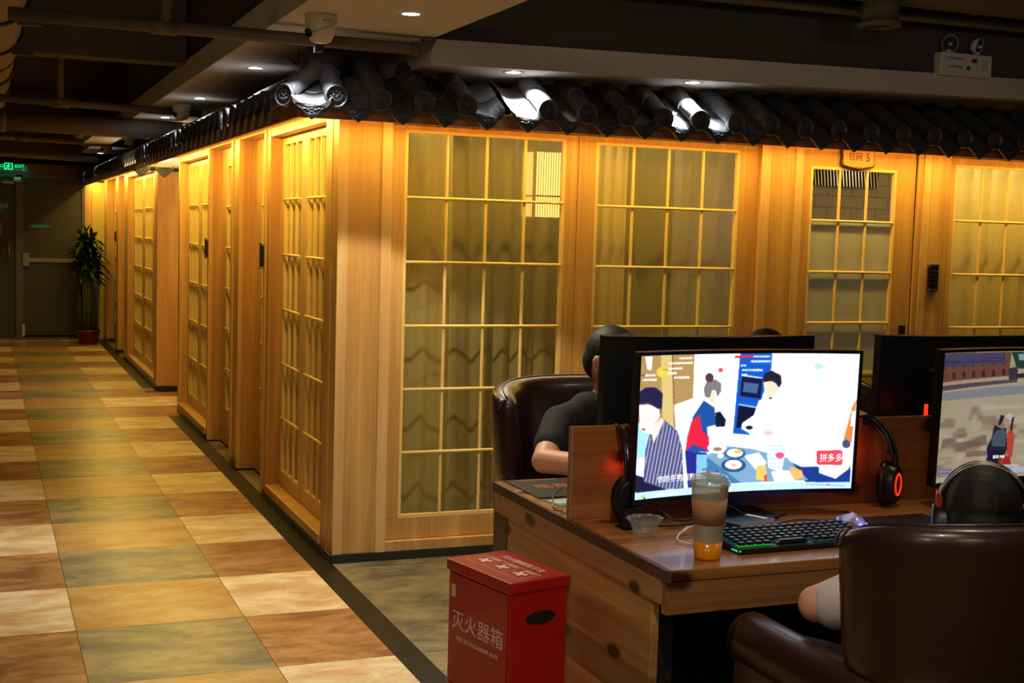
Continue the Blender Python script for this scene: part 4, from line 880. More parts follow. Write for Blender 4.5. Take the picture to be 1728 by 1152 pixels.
shapes1 = [
    ('p', (225, 240, 248), [(560, 170), (1500, 165), (1450, 950), (560, 1000)]),
    ('p', (158, 128, 78), [(240, 170), (570, 170), (560, 440), (450, 470), (450, 650), (240, 650)]),
    ('p', (196, 172, 112), [(375, 170), (440, 170), (452, 600), (385, 580)]), ('p', (120, 90, 55), [(250, 290), (330, 290), (330, 300), (250, 300)]),
    ('p', (240, 245, 245), [(285, 190), (325, 190), (320, 270), (295, 260)]), ('p', (120, 90, 60), [(438, 180), (446, 180), (458, 600), (450, 600)]),
    ('p', (212, 236, 240), [(450, 470), (565, 432), (640, 450), (640, 960), (480, 960)]), ('p', (150, 205, 215), [(240, 560), (330, 600), (300, 760), (230, 770)]),
    ('p', (235, 240, 232), [(570, 170), (832, 170), (800, 640), (640, 640), (560, 440)]),
    ('p', (200, 210, 200), [(700, 260), (735, 260), (735, 290), (700, 290)]), ('p', (215, 60, 60), [(708, 265), (730, 265), (730, 285), (708, 285)]),
    ('p', (16, 78, 178), [(832, 170), (1012, 170), (1000, 310), (955, 420), (905, 650), (788, 640)]),
    ('p', (14, 22, 60), [(842, 300), (955, 318), (945, 440), (828, 425)]), ('p', (60, 90, 130), [(850, 345), (935, 355), (925, 410), (845, 400)]),
    ('p', (12, 16, 44), [(822, 470), (935, 490), (905, 590), (806, 610)]), ('p', (190, 205, 225), [(838, 300), (955, 318), (954, 326), (837, 310)]), ('p', (150, 170, 205), [(822, 468), (935, 488), (934, 497), (821, 478)]),
    ('p', (190, 40, 60), [(800, 194), (905, 190), (905, 204), (800, 208)]),
    ('p', (232, 238, 250), [(1005, 170), (1480, 165), (1430, 950), (1090, 800), (1100, 500)]),
    ('s', (205, 222, 246), [(1130, 175), (1470, 170), (1430, 840), (1110, 820)], (.06, .004, .72)),
    ('p', (20, 50, 130), [(1090, 795), (1170, 830), (1430, 820), (1425, 915), (1190, 915), (1100, 840)]),
    # worktop
    ('p', (112, 150, 178), [(640, 765), (740, 710), (900, 730), (1090, 780), (1205, 905), (830, 928), (650, 800)]), ('p', (58, 110, 158), [(640, 775), (835, 928), (700, 935), (640, 930)]), ('p', (30, 60, 110), [(692, 850), (700, 855), (698, 900), (690, 895)]),
    # left man
    ('p', (22, 22, 52), [(222, 860), (300, 890), (420, 965), (222, 965)]),
    ('p', (72, 74, 112), [(310, 630), (390, 552), (470, 620), (497, 720), (505, 952), (400, 955), (272, 905), (285, 720)]),
    ('s', (200, 200, 235), [(318, 640), (390, 560), (468, 625), (495, 725), (500, 948), (400, 952), (280, 900), (290, 720)], (.30, .06, .80)),
    ('p', (238, 205, 196), [(318, 600), (378, 540), (392, 560), (330, 690)]), ('p', (244, 212, 206), [(246, 462), (330, 466), (372, 500), (366, 540), (322, 600), (330, 640), (290, 625), (256, 606)]),
    ('p', (30, 26, 62), [(248, 390), (285, 366), (345, 366), (385, 402), (382, 470), (368, 520), (352, 485), (325, 470), (300, 455), (246, 462)]), ('p', (150, 70, 80), [(262, 596), (285, 600), (282, 612), (264, 606)]), ('p', (246, 214, 208), [(345, 490), (368, 490), (365, 535), (348, 530)]),
    # woman
    ('p', (24, 72, 142), [(560, 540), (622, 448), (684, 490), (692, 600), (640, 612), (655, 745), (516, 742)]), ('p', (206, 30, 58), [(552, 566), (598, 528), (612, 620), (650, 655), (655, 742), (560, 700), (516, 738), (528, 650)]),
    ('p', (250, 235, 228), [(640, 600), (690, 590), (765, 640), (860, 655), (888, 700), (815, 722), (700, 684), (650, 645)]), ('p', (28, 34, 128), [(514, 738), (640, 750), (640, 945), (530, 950)]), ('p', (116, 180, 222), [(580, 758), (640, 760), (638, 942), (575, 945)]),
    ('p', (240, 200, 182), [(650, 400), (690, 395), (688, 462), (655, 470)]), ('p', (112, 108, 112), [(622, 380), (640, 338), (690, 328), (722, 352), (722, 395), (700, 430), (690, 390), (670, 390), (655, 435), (628, 425)]), ('e', (70, 50, 58), (655, 318, 24, 26)),
    ('p', (16, 20, 40), [(688, 520), (715, 512), (748, 560), (742, 600), (690, 600)]),
    # cook
    ('p', (246, 250, 255), [(935, 450), (1000, 428), (1060, 400), (1125, 500), (1110, 760), (930, 740), (880, 640), (835, 612), (840, 580), (905, 535)]), ('p', (238, 200, 178), [(960, 345), (1010, 335), (1050, 365), (1030, 425), (985, 430), (966, 395)]),
    ('p', (28, 26, 44), [(958, 330), (966, 296), (1005, 278), (1058, 305), (1062, 352), (1046, 376), (1030, 350), (1005, 338), (962, 345)]), ('p', (30, 30, 60), [(985, 432), (1012, 432), (1000, 444)]), ('e', (20, 24, 50), (880, 606, 20, 12)), ('e', (235, 170, 170), (985, 637, 28, 12)),
    # dishes
    ('e', (250, 250, 248), (697, 722, 54, 32)), ('e', (150, 110, 90), (700, 730, 26, 12)), ('e', (46, 84, 130), (798, 756, 60, 34)), ('e', (236, 236, 220), (798, 752, 46, 25)), ('e', (196, 176, 110), (815, 745, 24, 12)),
    ('e', (34, 74, 120), (790, 824, 70, 40)), ('e', (250, 244, 246), (790, 820, 48, 27)), ('e', (226, 150, 170), (792, 824, 18, 8)), ('e', (250, 252, 255), (716, 768, 17, 14)), ('e', (230, 236, 240), (845, 690, 44, 32)),
    ('p', (226, 238, 240), [(850, 770), (930, 750), (980, 810), (915, 850)]), ('p', (238, 246, 246), [(975, 700), (1060, 678), (1085, 720), (1060, 860), (985, 840)]), ('s', (160, 196, 205), [(975, 700), (1060, 678), (1085, 720), (1060, 860), (985, 840)], (0, .25, .55)), ('e', (214, 70, 130), (1050, 765, 24, 18)),
    ('p', (250, 180, 90), [(922, 828), (972, 820), (975, 880), (972, 915), (915, 905)]), ('p', (214, 60, 50), [(962, 880), (978, 880), (978, 918), (962, 916)]), ('p', (250, 170, 80), [(1105, 830), (1170, 850), (1180, 890), (1130, 905), (1110, 870)]), ('p', (240, 246, 246), [(1000, 860), (1100, 850), (1130, 912), (1020, 918)]),
    ('p', (214, 230, 246), [(1262, 800), (1425, 775), (1422, 830), (1350, 892), (1262, 862)]), ('p', (240, 246, 252), [(1262, 800), (1425, 775), (1424, 790), (1350, 830)]),
    ('p', (196, 118, 66), [(1466, 430), (1450, 560), (1436, 680), (1392, 672), (1418, 570), (1440, 480)]), ('p', (240, 246, 252), [(1440, 500), (1462, 500), (1452, 590), (1430, 585)]), ('e', (60, 70, 110), (1408, 690, 22, 24)),
    ('p', (226, 58, 70), [(1256, 732), (1380, 726), (1388, 736), (1386, 806), (1376, 812), (1258, 814), (1250, 804), (1250, 740)]),
    ('e', (248, 186, 52), (382, 280, 32, 30)), ('e', (206, 180, 120), (384, 276, 15, 9)), ('p', (158, 128, 78), [(384, 262), (420, 262), (420, 272), (384, 272)]),
    ('p', (150, 220, 196), [(1248, 228), (1300, 250), (1250, 274)]), ('p', (240, 190, 90), [(1244, 240), (1262, 248), (1246, 272)]),
    ('d', W_, (480, 204, 560, 5)), ('d', W_, (420, 232, 560, 5)), ('d', W_, (415, 262, 500, 6)), ('d', W_, (285, 296, 345, 6)), ('d', W_, (270, 322, 350, 6)), ('d', W_, (415, 288, 465, 6)), ('d', W_, (450, 314, 540, 6)),
    ('d', W_, (905, 198, 1000, 5)), ('d', W_, (890, 226, 1000, 6)), ('d', W_, (832, 250, 865, 5)), ('d', W_, (840, 276, 958, 6)), ('d', W_, (838, 302, 870, 4)),
    ('p', (176, 212, 240), [(200, 968), (1440, 905), (1440, 960), (200, 1020)]), ('e', (150, 210, 60), (270, 990, 10, 9)), ('d', (240, 250, 255), (330, 983, 520, 4)), ('d', (130, 150, 190), (1190, 930, 1400, 4)), ('e', (230, 80, 90), (1310, 928, 8, 6))]
img1 = picture([(260, 185), (1483, 176), (1430, 942), (218, 1008)], shapes1, (225, 238, 250), 520, 300)
wt = emis('screen_white', (255, 255, 255), 1.6)
def uvz(px_, pz):   # place on the screen in local metres from fractions
    return -SW+2*SW*px_, -SH+2*SH*pz
a1 = uvz(.212, .125); a2 = uvz(.905, .225)
monitor('curved monitor showing a kitchen cooking show, on the near side of the desk', (.474, -2.612, DZ+.003), 0, img=img1, st=1.55,
        extras=[('你的手势超熟练', a1[0], a1[1], .0205, wt, 1.0), ('拼多多', a2[0], a2[1], .0255, wt, .9)])
shapes2 = [
    ('p', (196, 180, 150), [(480, 340), (1800, 300), (1800, 900), (480, 900)]), ('p', (150, 152, 158), [(480, 395), (1100, 345), (1800, 300), (1800, 385), (1100, 395), (480, 440)]),
    ('p', (118, 84, 76), [(560, 170), (975, 170), (950, 320), (560, 330)]), ('s', (92, 62, 62), [(560, 170), (975, 170), (950, 320), (560, 330)], (.11, .0, .55)), ('p', (84, 80, 112), [(560, 180), (930, 170), (930, 232), (560, 245)]),
    ('s', (60, 60, 92), [(590, 215), (925, 200), (925, 228), (590, 240)], (.0, .35, .2)), ('p', (128, 80, 66), [(570, 260), (960, 238), (950, 318), (570, 330)]), ('s', (70, 48, 50), [(590, 280), (940, 262), (935, 300), (590, 312)], (.11, 0, .6)),
    ('p', (196, 174, 142), [(570, 330), (960, 300), (960, 335), (570, 362)]), ('p', (98, 84, 92), [(560, 350), (1000, 318), (1000, 335), (560, 378)]),
    ('p', (44, 74, 60), [(975, 170), (1200, 170), (1180, 260), (1000, 260)]), ('p', (150, 190, 190), [(1010, 180), (1050, 180), (1050, 215), (1015, 215)]), ('p', (70, 62, 72), [(955, 260), (1005, 250), (1005, 320), (955, 322)]), ('p', (206, 180, 150), [(1005, 262), (1300, 250), (1300, 290), (1005, 290)]), ('p', (50, 50, 60), [(1000, 290), (1040, 285), (1040, 310), (1000, 312)]),
    ('n', (150, 122, 104), [(520, 450), (1800, 400), (1800, 880), (500, 880)], .55), ('n', (216, 204, 176), [(520, 440), (1800, 400), (1800, 880), (500, 880)], .60), ('n', (128, 96, 88), [(560, 640), (820, 600), (820, 740), (530, 760)], .45),
    ('p', (40, 40, 48), [(905, 515), (925, 520), (918, 545), (898, 575), (888, 570)]), ('p', (38, 44, 60), [(868, 570), (905, 590), (935, 588), (935, 700), (905, 795), (860, 800), (825, 780), (818, 700), (850, 640)]),
    ('p', (82, 102, 118), [(880, 600), (925, 590), (938, 620), (925, 690), (850, 690), (850, 640)]), ('p', (28, 28, 70), [(825, 715), (900, 710), (895, 790), (850, 800), (820, 770)]), ('p', (222, 78, 62), [(945, 600), (970, 595), (978, 640), (962, 750), (935, 740), (935, 650)]),
    ('p', (190, 50, 46), [(890, 740), (950, 745), (955, 790), (880, 795)]), ('e', (220, 214, 210), (955, 525, 18, 18)), ('p', (206, 160, 140), [(928, 535), (950, 535), (945, 590), (925, 585)]), ('p', (34, 32, 36), [(968, 530), (980, 525), (965, 600), (955, 600)]), ('p', (160, 110, 70), [(940, 690), (950, 690), (905, 780), (895, 780)]), ('p', (40, 40, 44), [(820, 750), (826, 752), (775, 850), (768, 848)]),
    ('p', (120, 126, 150), [(524, 818), (606, 812), (606, 850), (522, 858)]), ('d', (220, 220, 235), (530, 826, 600, 3)), ('d', (220, 220, 235), (530, 846, 600, 3)), ('d', (110, 160, 120), (640, 828, 800, 3)), ('d', W_, (860, 795, 1000, 6)), ('p', (200, 214, 240), [(860, 812), (1500, 770), (1500, 800), (860, 838)])]
cs2 = [(592, 168), (1540, 160), (1496, 815), (500, 890)]
img2 = picture(cs2, shapes2, (190, 176, 150), 520, 300, 4)
a3 = uvz(.375, .165)
monitor('curved monitor showing a desert game with a backpacked figure', (1.452, -2.612, DZ+.003), 0, img=img2, st=.62, extras=[('自动 9.86', a3[0], a3[1], .012, wt, 1.0)])
monitor('black back of the curved monitor facing the man in the black T-shirt', (.523, -2.36, DZ+.020), R(180), tilt=R(-1))
monitor('black back of the curved monitor behind the desert game screen', (1.468, -2.36, DZ+.020), R(180), tilt=R(-1))
for l, x in (('black monitor riser under the back-facing monitor opposite the cooking show', .512), ('black monitor riser under the back-facing monitor behind the game screen', 1.452)):
    tag(obj('monitor_riser', MB().box(x-.13, x+.13, -2.45, -2.24, DZ+.0008, DZ+.0195), BLACK, bevel=.002), l, 'stand')

# ------------------------------------------------------------------ headsets
def headset(label, loc, rz, tiltx=0, accent=None, accent_m=None):
    t = thing('headset', label, 'headset', loc, rz)
    if tiltx: t.rotation_euler[1] = tiltx
    hb = [(.088*math.cos(R(a)), 0, .098*math.sin(R(a))+.02) for a in range(-12, 193, 12)]
    obj('headband', MB().tube([(x, .014, z) for x, y, z in hb], .0042, 8).tube([(x, -.014, z) for x, y, z in hb], .0042, 8), STEEL if accent else BLACK, t)
    obj('headband_pad', MB().sheet(lambda u, v: (.080*math.cos(R(20+140*u)), -.018+.036*v, .088*math.sin(R(20+140*u))+.02), 18, 2), LEATHER if not accent else BLACK, t, solid=.008, clean=False)
    for sx_ in (-1, 1):
        c = obj('ear_cup', MB().cyl((sx_*.066, 0, -.01), (sx_*.098, 0, -.01), .044, .038, 26), BLACK, t, bevel=.004)
        obj('ear_pad', MB().tube([(sx_*.062, .034*math.cos(a), -.01+.034*math.sin(a)) for a in [2*math.pi*k/24 for k in range(24)]], .013, 8, closed=True), BLACK, c)
        if accent_m: obj('light_ring', MB().tube([(sx_*.0985, .021*math.cos(a), -.01+.021*math.sin(a)) for a in [2*math.pi*k/24 for k in range(24)]], .0022, 6, closed=True), accent_m, c)
        if accent: obj('slider', MB().box(sx_*.086-.006, sx_*.086+.006, -.018, .018, .02, .055), accent, c, bevel=.003)
    return t
headset('black headset with brown cup hung at the left edge of the cooking-show monitor', (.150, -2.525, .822), R(80), 0)
bpy.data.objects['headset'].scale = (1.1, 1.0, 1.45)
h2 = headset('black headset with glowing red cup ring between the two lit monitors', (.955, -2.512, .822), R(-60), 0, None, ERED); h2.scale = (1.1, 1.0, 1.45)
light('POINT', 'red_glow', (.90, -2.57, .90), .10, (1, .05, .02), size=.02); light('POINT', 'red_glow', (.135, -2.545, .88), .05, (1, .05, .02), size=.02)
tag(obj('red_light_bar', MB().box(-.004, .004, -.004, .004, 0, .055), ERED, loc=(1.19, -2.49, .968)), 'thin glowing red light bar behind the partition beside the game monitor', 'light')
for l, x in (('small black clamp bracket with bolts under the cooking-show monitor', .118),):
    t = thing('headset_bracket', l, 'bracket', (x, -2.665, DZ+.0008)); obj('plate', MB().box(-.026, .026, -.004, .004, 0, .055).box(-.026, .026, -.004, .05, 0, .004), BLACK, t)
    obj('bolt', MB().cyl((-.014, -.004, .035), (-.014, -.007, .035), .004, n=10), STEEL, t); obj('bolt', MB().cyl((.014, -.004, .035), (.014, -.007, .035), .004, n=10), STEEL, t)

# ------------------------------------------------------------------ keyboard, mouse, pads, phone, cup, bowl, cables
kb = thing('gaming_keyboard', 'black gaming keyboard with green and cyan key light, half under the armchair back', 'keyboard', (.245, -2.98, DZ+.0025), R(1))
obj('case', MB().prism([(0, 0), (.142, 0), (.142, .026), (.006, .013), (0, .010)], 'x', 0, .435), BLACK, kb, bevel=.003)
obj('side_light', MB().box(-.001, .001, .004, .03, .004, .008).box(.002, .016, -.0012, .0005, .004, .008), ECYAN, kb)
obj('wrist_lip', MB().box(.006, .43, -.004, .0, .001, .012), BLACK, kb)
kc = MB()
kc.add([(-.0075, -.0075, 0), (.0075, -.0075, 0), (.0075, .0075, 0), (-.0075, .0075, 0), (-.0055, -.005, .008), (.0055, -.005, .008), (.0055, .006, .008), (-.0055, .006, .008)], [(0, 1, 5, 4), (1, 2, 6, 5), (2, 3, 7, 6), (3, 0, 4, 7), (4, 5, 6, 7)])
KEY = plain('key_black', (20, 22, 24), .35); k0 = None
gl = MB(); gg = MB()
for r in range(6):
    for c in range(16 if r else 15):
        x = .018+c*.0245; y = .018+r*.0205+(.004 if r == 5 else 0); z = .0145+y*.095
        if r == 0 and 4 <= c <= 8:
            if c == 6: q = dup(k0, (x, y, z)); q.scale = (6.2, 1, 1); q.parent = kb
            continue
        if k0 is None: k0 = obj('key', kc, KEY, kb, loc=(x, y, z)); k0.scale = (1.25, 1.1, 1)
        else: q = dup(k0, (x, y, z)); q.parent = kb
        (gg if (c < 7 and r == 0) else gl).box(x-.010, x+.010, y-.0095, y+.0095, z-.0008, z+.0006)
obj('backlight', gl, emis('key_glow', (20, 150, 130), .35), kb); obj('backlight', gg, EKG, kb)
tag(obj('mouse_mat', MB().box(.69, 1.02, -3.0, -2.70, DZ+.0006, DZ+.0022), MATT), 'black mouse mat under the glowing mouse', 'mouse mat')
ms = thing('gaming_mouse', 'silver mouse glowing blue and violet behind the keyboard', 'mouse', (.705, -2.80, DZ+.0024), R(-10))
def mouse_fn(u, v):
    a = 2*math.pi*u; b = math.pi/2*v; x = .033*math.cos(a)*math.cos(b)**.8*(1-.12*math.sin(a)); y = .060*math.sin(a)*math.cos(b)**.8; return (x, y, .038*math.sin(b)*(1-.12*math.sin(a)))
obj('shell', MB().sheet(mouse_fn, 28, 10), plain('mouse_silver', (176, 172, 190), .3, metal=.4), ms); obj('light_band', MB().sheet(lambda u, v: (.034*math.cos(2*math.pi*u)*(1-.12*math.sin(2*math.pi*u)), .0615*math.sin(2*math.pi*u), .004+.013*v), 28, 1), EBLUE, ms, clean=False)
obj('wheel', MB().cyl((-.004, .035, .030), (.004, .035, .030), .010, n=16), BLACK, ms)
light('POINT', 'mouse_glow', (.70, -2.875, DZ+.03), .10, (.25, .25, 1), size=.02)
pd = thing('mouse_mat', 'black mouse mat with orange lettering on the far left corner of the desk', 'mouse mat', (0, 0, 0))
obj('mat', MB().box(.035, .62, -2.235, -1.965, DZ+.0006, DZ+.004), MATT, pd, bevel=.0015); om = emis('mat_orange_glow', (240, 100, 40), .45)  # orange print is self-glowing, its brightness put into the material
obj('edge_print', MB().box(.07, .20, -1.985, -1.978, DZ+.0041, DZ+.0044), om, pd); 
txt('电竞生活馆', .060, basis((.235, -2.085, DZ+.0042), (1, 0, 0), (0, 1, 0)), om, pd, ext=.0002)
pc = thing('price_card', 'small white and teal leaflet lying against the partition board on the desk corner', 'leaflet', (0, 0, 0))
obj('card', MB().add([(.040, -2.262, DZ+.001), (.150, -2.245, DZ+.001), (.165, -2.340, DZ+.001), (.055, -2.345, DZ+.001)], [(0, 1, 2, 3)]), plain('leaf_teal', (40, 160, 160), .5), pc, solid=.0006, clean=False)
obj('printed_panel', MB().add([(.048, -2.268, DZ+.0018), (.142, -2.255, DZ+.0018), (.150, -2.315, DZ+.0018), (.060, -2.318, DZ+.0018)], [(0, 1, 2, 3)]), plain('leaf_white', (214, 220, 214), .5), pc, clean=False)
tag(obj('cable', MB().tube(smooth_path([(.03, -2.42, DZ+.004), (.012, -2.40, DZ+.006), (.035, -2.34, DZ+.03), (.07, -2.32, DZ+.045)]), .0022, 6), BLACK), 'thin dark cable end curling beside the leaflet', 'cable')
pb = thing('power_bank', 'black power bank with pale edge lying behind the keyboard', 'power bank', (.43, -2.72, DZ+.0008), R(24)); obj('body', MB().box(-.075, .075, -.037, .037, 0, .022), BLACK, pb, bevel=.003)
obj('pale_side', MB().box(-.070, .0755, -.0382, -.0368, .002, .020), plain('champagne', (206, 186, 160), .3, metal=.4), pb); obj('white_screen_strip', MB().box(.040, .056, -.030, .034, .022, .0228), WHITE, pb)
cp_ = thing('takeaway_cup', 'clear takeaway cup with brown sleeve and orange drink left, at the desk front', 'cup', (.155, -2.985, DZ+.0008))
obj('cup_wall', MB().lathe([(0, .001), (.030, .001), (.031, .004), (.0445, .178), (.0465, .180), (.0455, .182), (.043, .178), (.0295, .004)], n=36), CLEARP, cp_)
obj('drink', MB().lathe([(0, .0005), (.0306, .0005), (.0318, .005), (.0346, .042), (.0, .042)], n=36), plain('orange_juice', (226, 138, 24), .2, sub=.3), cp_)
slv = plain('kraft_sleeve', (164, 120, 80), .8, noise=.08, nscale=20); obj('sleeve', MB().lathe([(.0375, .085), (.0425, .146), (.0432, .146), (.0382, .085), (.0375, .085)], n=36), slv, cp_)
obj('lid', MB().lathe([(.0475, .176), (.049, .180), (.0485, .186), (.044, .190), (.041, .199), (.030, .2015), (0, .2015)], n=36), CLEARP, cp_)
obj('lid_film', MB().sphere((.002, -.002, .2025), (.026, .026, .0035)).tube([(0, 0, .203), (-.010, .006, .215), (-.018, .008, .212)], .003, 6), CLEARP, cp_)
obj('yellow_pulp_stain', MB().sheet(lambda u, v: ((.0412+.0028*v)*math.cos(-1.1+1.5*u), (.0412+.0028*v)*math.sin(-1.1+1.5*u), .148+.028*v), 8, 3), plain('pulp_yellow', (232, 190, 40), .4), cp_, clean=False)
bl = thing('glass_bowl', 'small scalloped clear glass bowl beside the monitor bracket', 'bowl', (.115, -2.735, DZ+.0008))
obj('bowl', MB().lathe([(0, .001), (.026, .001), (.029, .006), (.034, .026), (.038, .034), (.046, .044), (.047, .047), (.044, .046), (.036, .037), (.031, .026), (.026, .008), (0, .006)], n=48, wob=lambda i, t: .05*math.sin(12*t) if 4 < i < 9 else 0), glass_mat('bowl_glass', (.94, .95, .95), rough=.04, frost=.14), bl)
tag(obj('charging_cable', MB().tube(smooth_path([(.40, -2.73, DZ+.010), (.30, -2.74, DZ+.02), (.235, -2.75, DZ+.018), (.185, -2.79, DZ+.010), (.165, -2.83, DZ+.0055), (.19, -2.875, DZ+.0045), (.25, -2.895, DZ+.0045)]), .0022, 8).tube([(.235, -2.75, DZ+.018), (.205, -2.773, DZ+.0135)], .0038, 8), WHITE), 'white charging cable looping left of the takeaway cup', 'cable')
for l, pts in (('black cable drooping below the cooking-show monitor', [(.22, -2.60, .79), (.24, -2.62, .765), (.27, -2.64, .75), (.36, -2.62, .748), (.50, -2.60, .748)]), ('thin black cable lying from the keyboard towards the mouse', [(.42, -2.80, .75), (.50, -2.74, .747), (.60, -2.70, .747), (.68, -2.73, .747)]),
               ('thin black cable curving behind the power bank', [(.32, -2.60, .775), (.38, -2.60, .79), (.44, -2.62, .775), (.50, -2.64, .746), (.62, -2.62, .744)]), ('black cable trailing along the partition foot', [(.14, -2.64, .744), (.24, -2.66, .744), (.38, -2.65, .744), (.46, -2.66, .744)])):
    tag(obj('cable', MB().tube(smooth_path(pts), .0028, 6), BLACK), l, 'cable')

# ------------------------------------------------------------------ red fire-extinguisher box
TL_, TR_, BR_, BL_ = Vector((-.229, -2.306, 0)), Vector((-.047, -2.221, 0)), Vector((-.033, -2.547, 0)), Vector((-.222, -2.602, 0))
fb = thing('fire_extinguisher_box', 'red metal fire extinguisher box standing against the desk end', 'fire extinguisher box', (-.130, -2.42, 0), R(13))
w2, d2 = .092, .150; HB = .60
b_m = MB().box(-w2, w2, -d2, d2, .0, HB-.012); obj('cabinet', b_m, RED, fb, bevel=.003)
obj('lid', MB().box(-w2-.006, w2+.006, -d2-.006, d2+.006, HB-.030, HB), RED, fb, bevel=.003)
ov = MB(); ov.prism([(.048*math.cos(a)+.005, .4965+.018*math.sin(a)) for a in [2*math.pi*k/32 for k in range(32)]], 'y', -d2-.0015, -d2+.001); obj('hand_hole', ov, MATT, fb)
dm = MB().box(-w2-.003, -w2-.0002, -d2+.010, d2-.012, .26, .565); dl = obj('door_flap', dm, RED, fb, bevel=.001); dm = MB().box(-w2-.003, -w2-.0002, -d2+.010, d2-.012, .01, .255); obj('door_flap', dm, RED, fb, bevel=.001)
obj('hinge', MB().cyl((-w2-.004, .06, .2575), (-w2-.004, .10, .2575), .004, n=8).cyl((-w2-.004, -.10, .2575), (-w2-.004, -.06, .2575), .004, n=8), RED, fb)
obj('sticker', MB().box(-w2-.0040, -w2-.0031, .110, .130, .50, .535), plain('cream_sticker', (220, 196, 150), .6), fb)
sd_ = lambda y, z: basis((-w2-.0036, y, z), (0, -1, 0), (0, 0, 1))
txt('灭火器箱', .056, sd_(0, .435), WTXT, fb, 'front_lettering', ext=.0003, sx=1.12); txt('FIRE EXTINGUISHER BOX', .0165, sd_(0, .388), WTXT, fb, 'front_lettering', ext=.0003, sx=1.1)
txt('火警119', .056, sd_(0, .165), WTXT, fb, 'front_lettering', ext=.0003, sx=1.12); txt('FIRE CALL 119', .018, sd_(0, .118), WTXT, fb, 'front_lettering', ext=.0003)
tp = lambda x, y: basis((x, y, HB+.0006), (0, -1, 0), (1, 0, 0))
txt('灭火器使用方法', .028, tp(.050, 0), WTXT, fb, 'lid_lettering', ext=.0003)
gb = MB(); HL = HB+.0002
for (xa, xb, ya, yb) in ((-.055, .022, -.125, -.1238), (-.055, .022, .1238, .125), (-.055, -.0538, -.125, .125), (.0208, .022, -.125, .125), (-.055, .022, -.043, -.042), (-.055, .022, .042, .043)): gb.box(xa, xb, ya, yb, HL, HL+.0004)
obj('lid_diagram_lines', gb, WTXT, fb)
hg = MB()
for y in (-.084, 0, .084):
    for dx_2, dy_2, rx in ((-.018, 0, .011), (-.024, .014, .007), (-.012, -.014, .008), (-.030, -.008, .006), (-.006, .010, .006)): hg.cyl((dx_2, y+dy_2, HL), (dx_2, y+dy_2, HL+.0004), rx, n=7)
    for k in range(3): hg.box(.006+k*.005, .008+k*.005, y-.030, y+.028-k*.006, HL, HL+.0004)
obj('lid_figures', hg, WTXT, fb)

# ------------------------------------------------------------------ leather armchairs
def armchair(label, loc, rz):
    t = thing('leather_armchair', label, 'armchair', loc, rz)
    def path(u):
        th = math.pi*(1-u); c, s = math.cos(th), math.sin(th)
        return Vector((.330*math.copysign(abs(c)**.72, c), -.055-.250*abs(s)**.85, 0))
    def shell(u, v):
        e = 1e-3; u = min(max(u, 0), 1); p = path(u); d = (path(min(u+e, 1))-path(max(u-e, 0))).normalized(); n = Vector((d.y, -d.x, 0))
        a = 2*math.pi*v; c, s = math.cos(a), math.sin(a); cap = max(.0, 1-abs(2*u-1)**18)**.5
        zb, zt = .615, .945+.035*(1-(2*u-1)**2)-.03*abs(2*u-1)**8
        z = (zb+zt)/2+(zt-zb)/2*math.copysign(abs(s)**.42, s)
        th = .050*(1+.25*max(0, s)**3); lean = (z-.6)*.10
        return p+n*(th*cap*math.copysign(abs(c)**.7, c)+lean)+Vector((0, 0, z))
    obj('back', MB().sheet(shell, 60, 36), LEATHER, t)
    obj('top_piping', MB().tube([shell(.03+.94*i/40, .25)+Vector((0, 0, .001)) for i in range(41)], .0035, 6), LEATHER, t)
    pl = MB()
    for u_ in (.02, .98):
        pl = MB()
        for i in range(9): pl.sphere(shell(u_, .21-i*.012), (.012, .010, .007), 8, 6)
        obj('pleat', pl, LEATHER, t)
    for sx_ in (-1, 1):
        pp = smooth_path([(sx_*.352, .285, .592), (sx_*.356, .12, .592), (sx_*.350, -.04, .592), (sx_*.325, -.14, .592), (sx_*.25, -.235, .592), (sx_*.13, -.29, .592), (0, -.302, .592)], 5)
        a = obj('arm', MB().tube(pp, .062, 22).sphere((sx_*.352, .285, .592), (.062, .038, .062), 20, 14), LEATHER, t)
        sd = MB(); vs = []; n = len(pp)
        for i, p in enumerate(pp):
            d = (pp[min(i+1, n-1)]-pp[max(i-1, 0)]).normalized(); q = Vector((d.y, -d.x, 0))*.048
            vs += [(p.x+q.x, p.y+q.y, .10), (p.x-q.x, p.y-q.y, .10), (p.x-q.x, p.y-q.y, .575), (p.x+q.x, p.y+q.y, .575)]
        fs = [(4*i+j, 4*i+(j+1) % 4, 4*(i+1)+(j+1) % 4, 4*(i+1)+j) for i in range(n-1) for j in range(4)]+[(0, 1, 2, 3), (4*n-4, 4*n-3, 4*n-2, 4*n-1)]
        obj('arm_side', sd.add(vs, fs), LEATHER, a, bevel=.012)
    def cush(u, v, z0=.25, z1=.46):
        a = 2*math.pi*u; b = math.pi*(v-.5); c, s = math.cos(a), math.sin(a); q = abs(math.cos(b))**.35
        return (.285*math.copysign(abs(c)**.45, c)*q, .05+.27*math.copysign(abs(s)**.45, s)*q, (z0+z1)/2+(z1-z0)/2*math.copysign(abs(math.sin(b))**.5, math.sin(b)))
    obj('seat', MB().sheet(cush, 40, 16), LEATHER, t)
    obj('base', MB().prism([(.29*math.copysign(abs(math.cos(k*math.pi/16))**.6, math.cos(k*math.pi/16)), .01+.26*math.copysign(abs(math.sin(k*math.pi/16))**.6, math.sin(k*math.pi/16))) for k in range(32)], 'z', .10, .26), LEATHER, t)
    for sx_ in (-1, 1):
        for x, sy in ((.22, -.20), (.33, .24)): obj('leg', MB().cyl((sx_*x, sy, .11), (sx_*x, sy, 0), .025, .018, 14), MATT, t)
    return t
armchair('glossy brown leather armchair seen from behind at the near side of the desk', (.530, -3.44, 0), R(0))
armchair('brown leather armchair at the window side, holding the man in the black T-shirt', (.595, -1.57, 0), R(180))
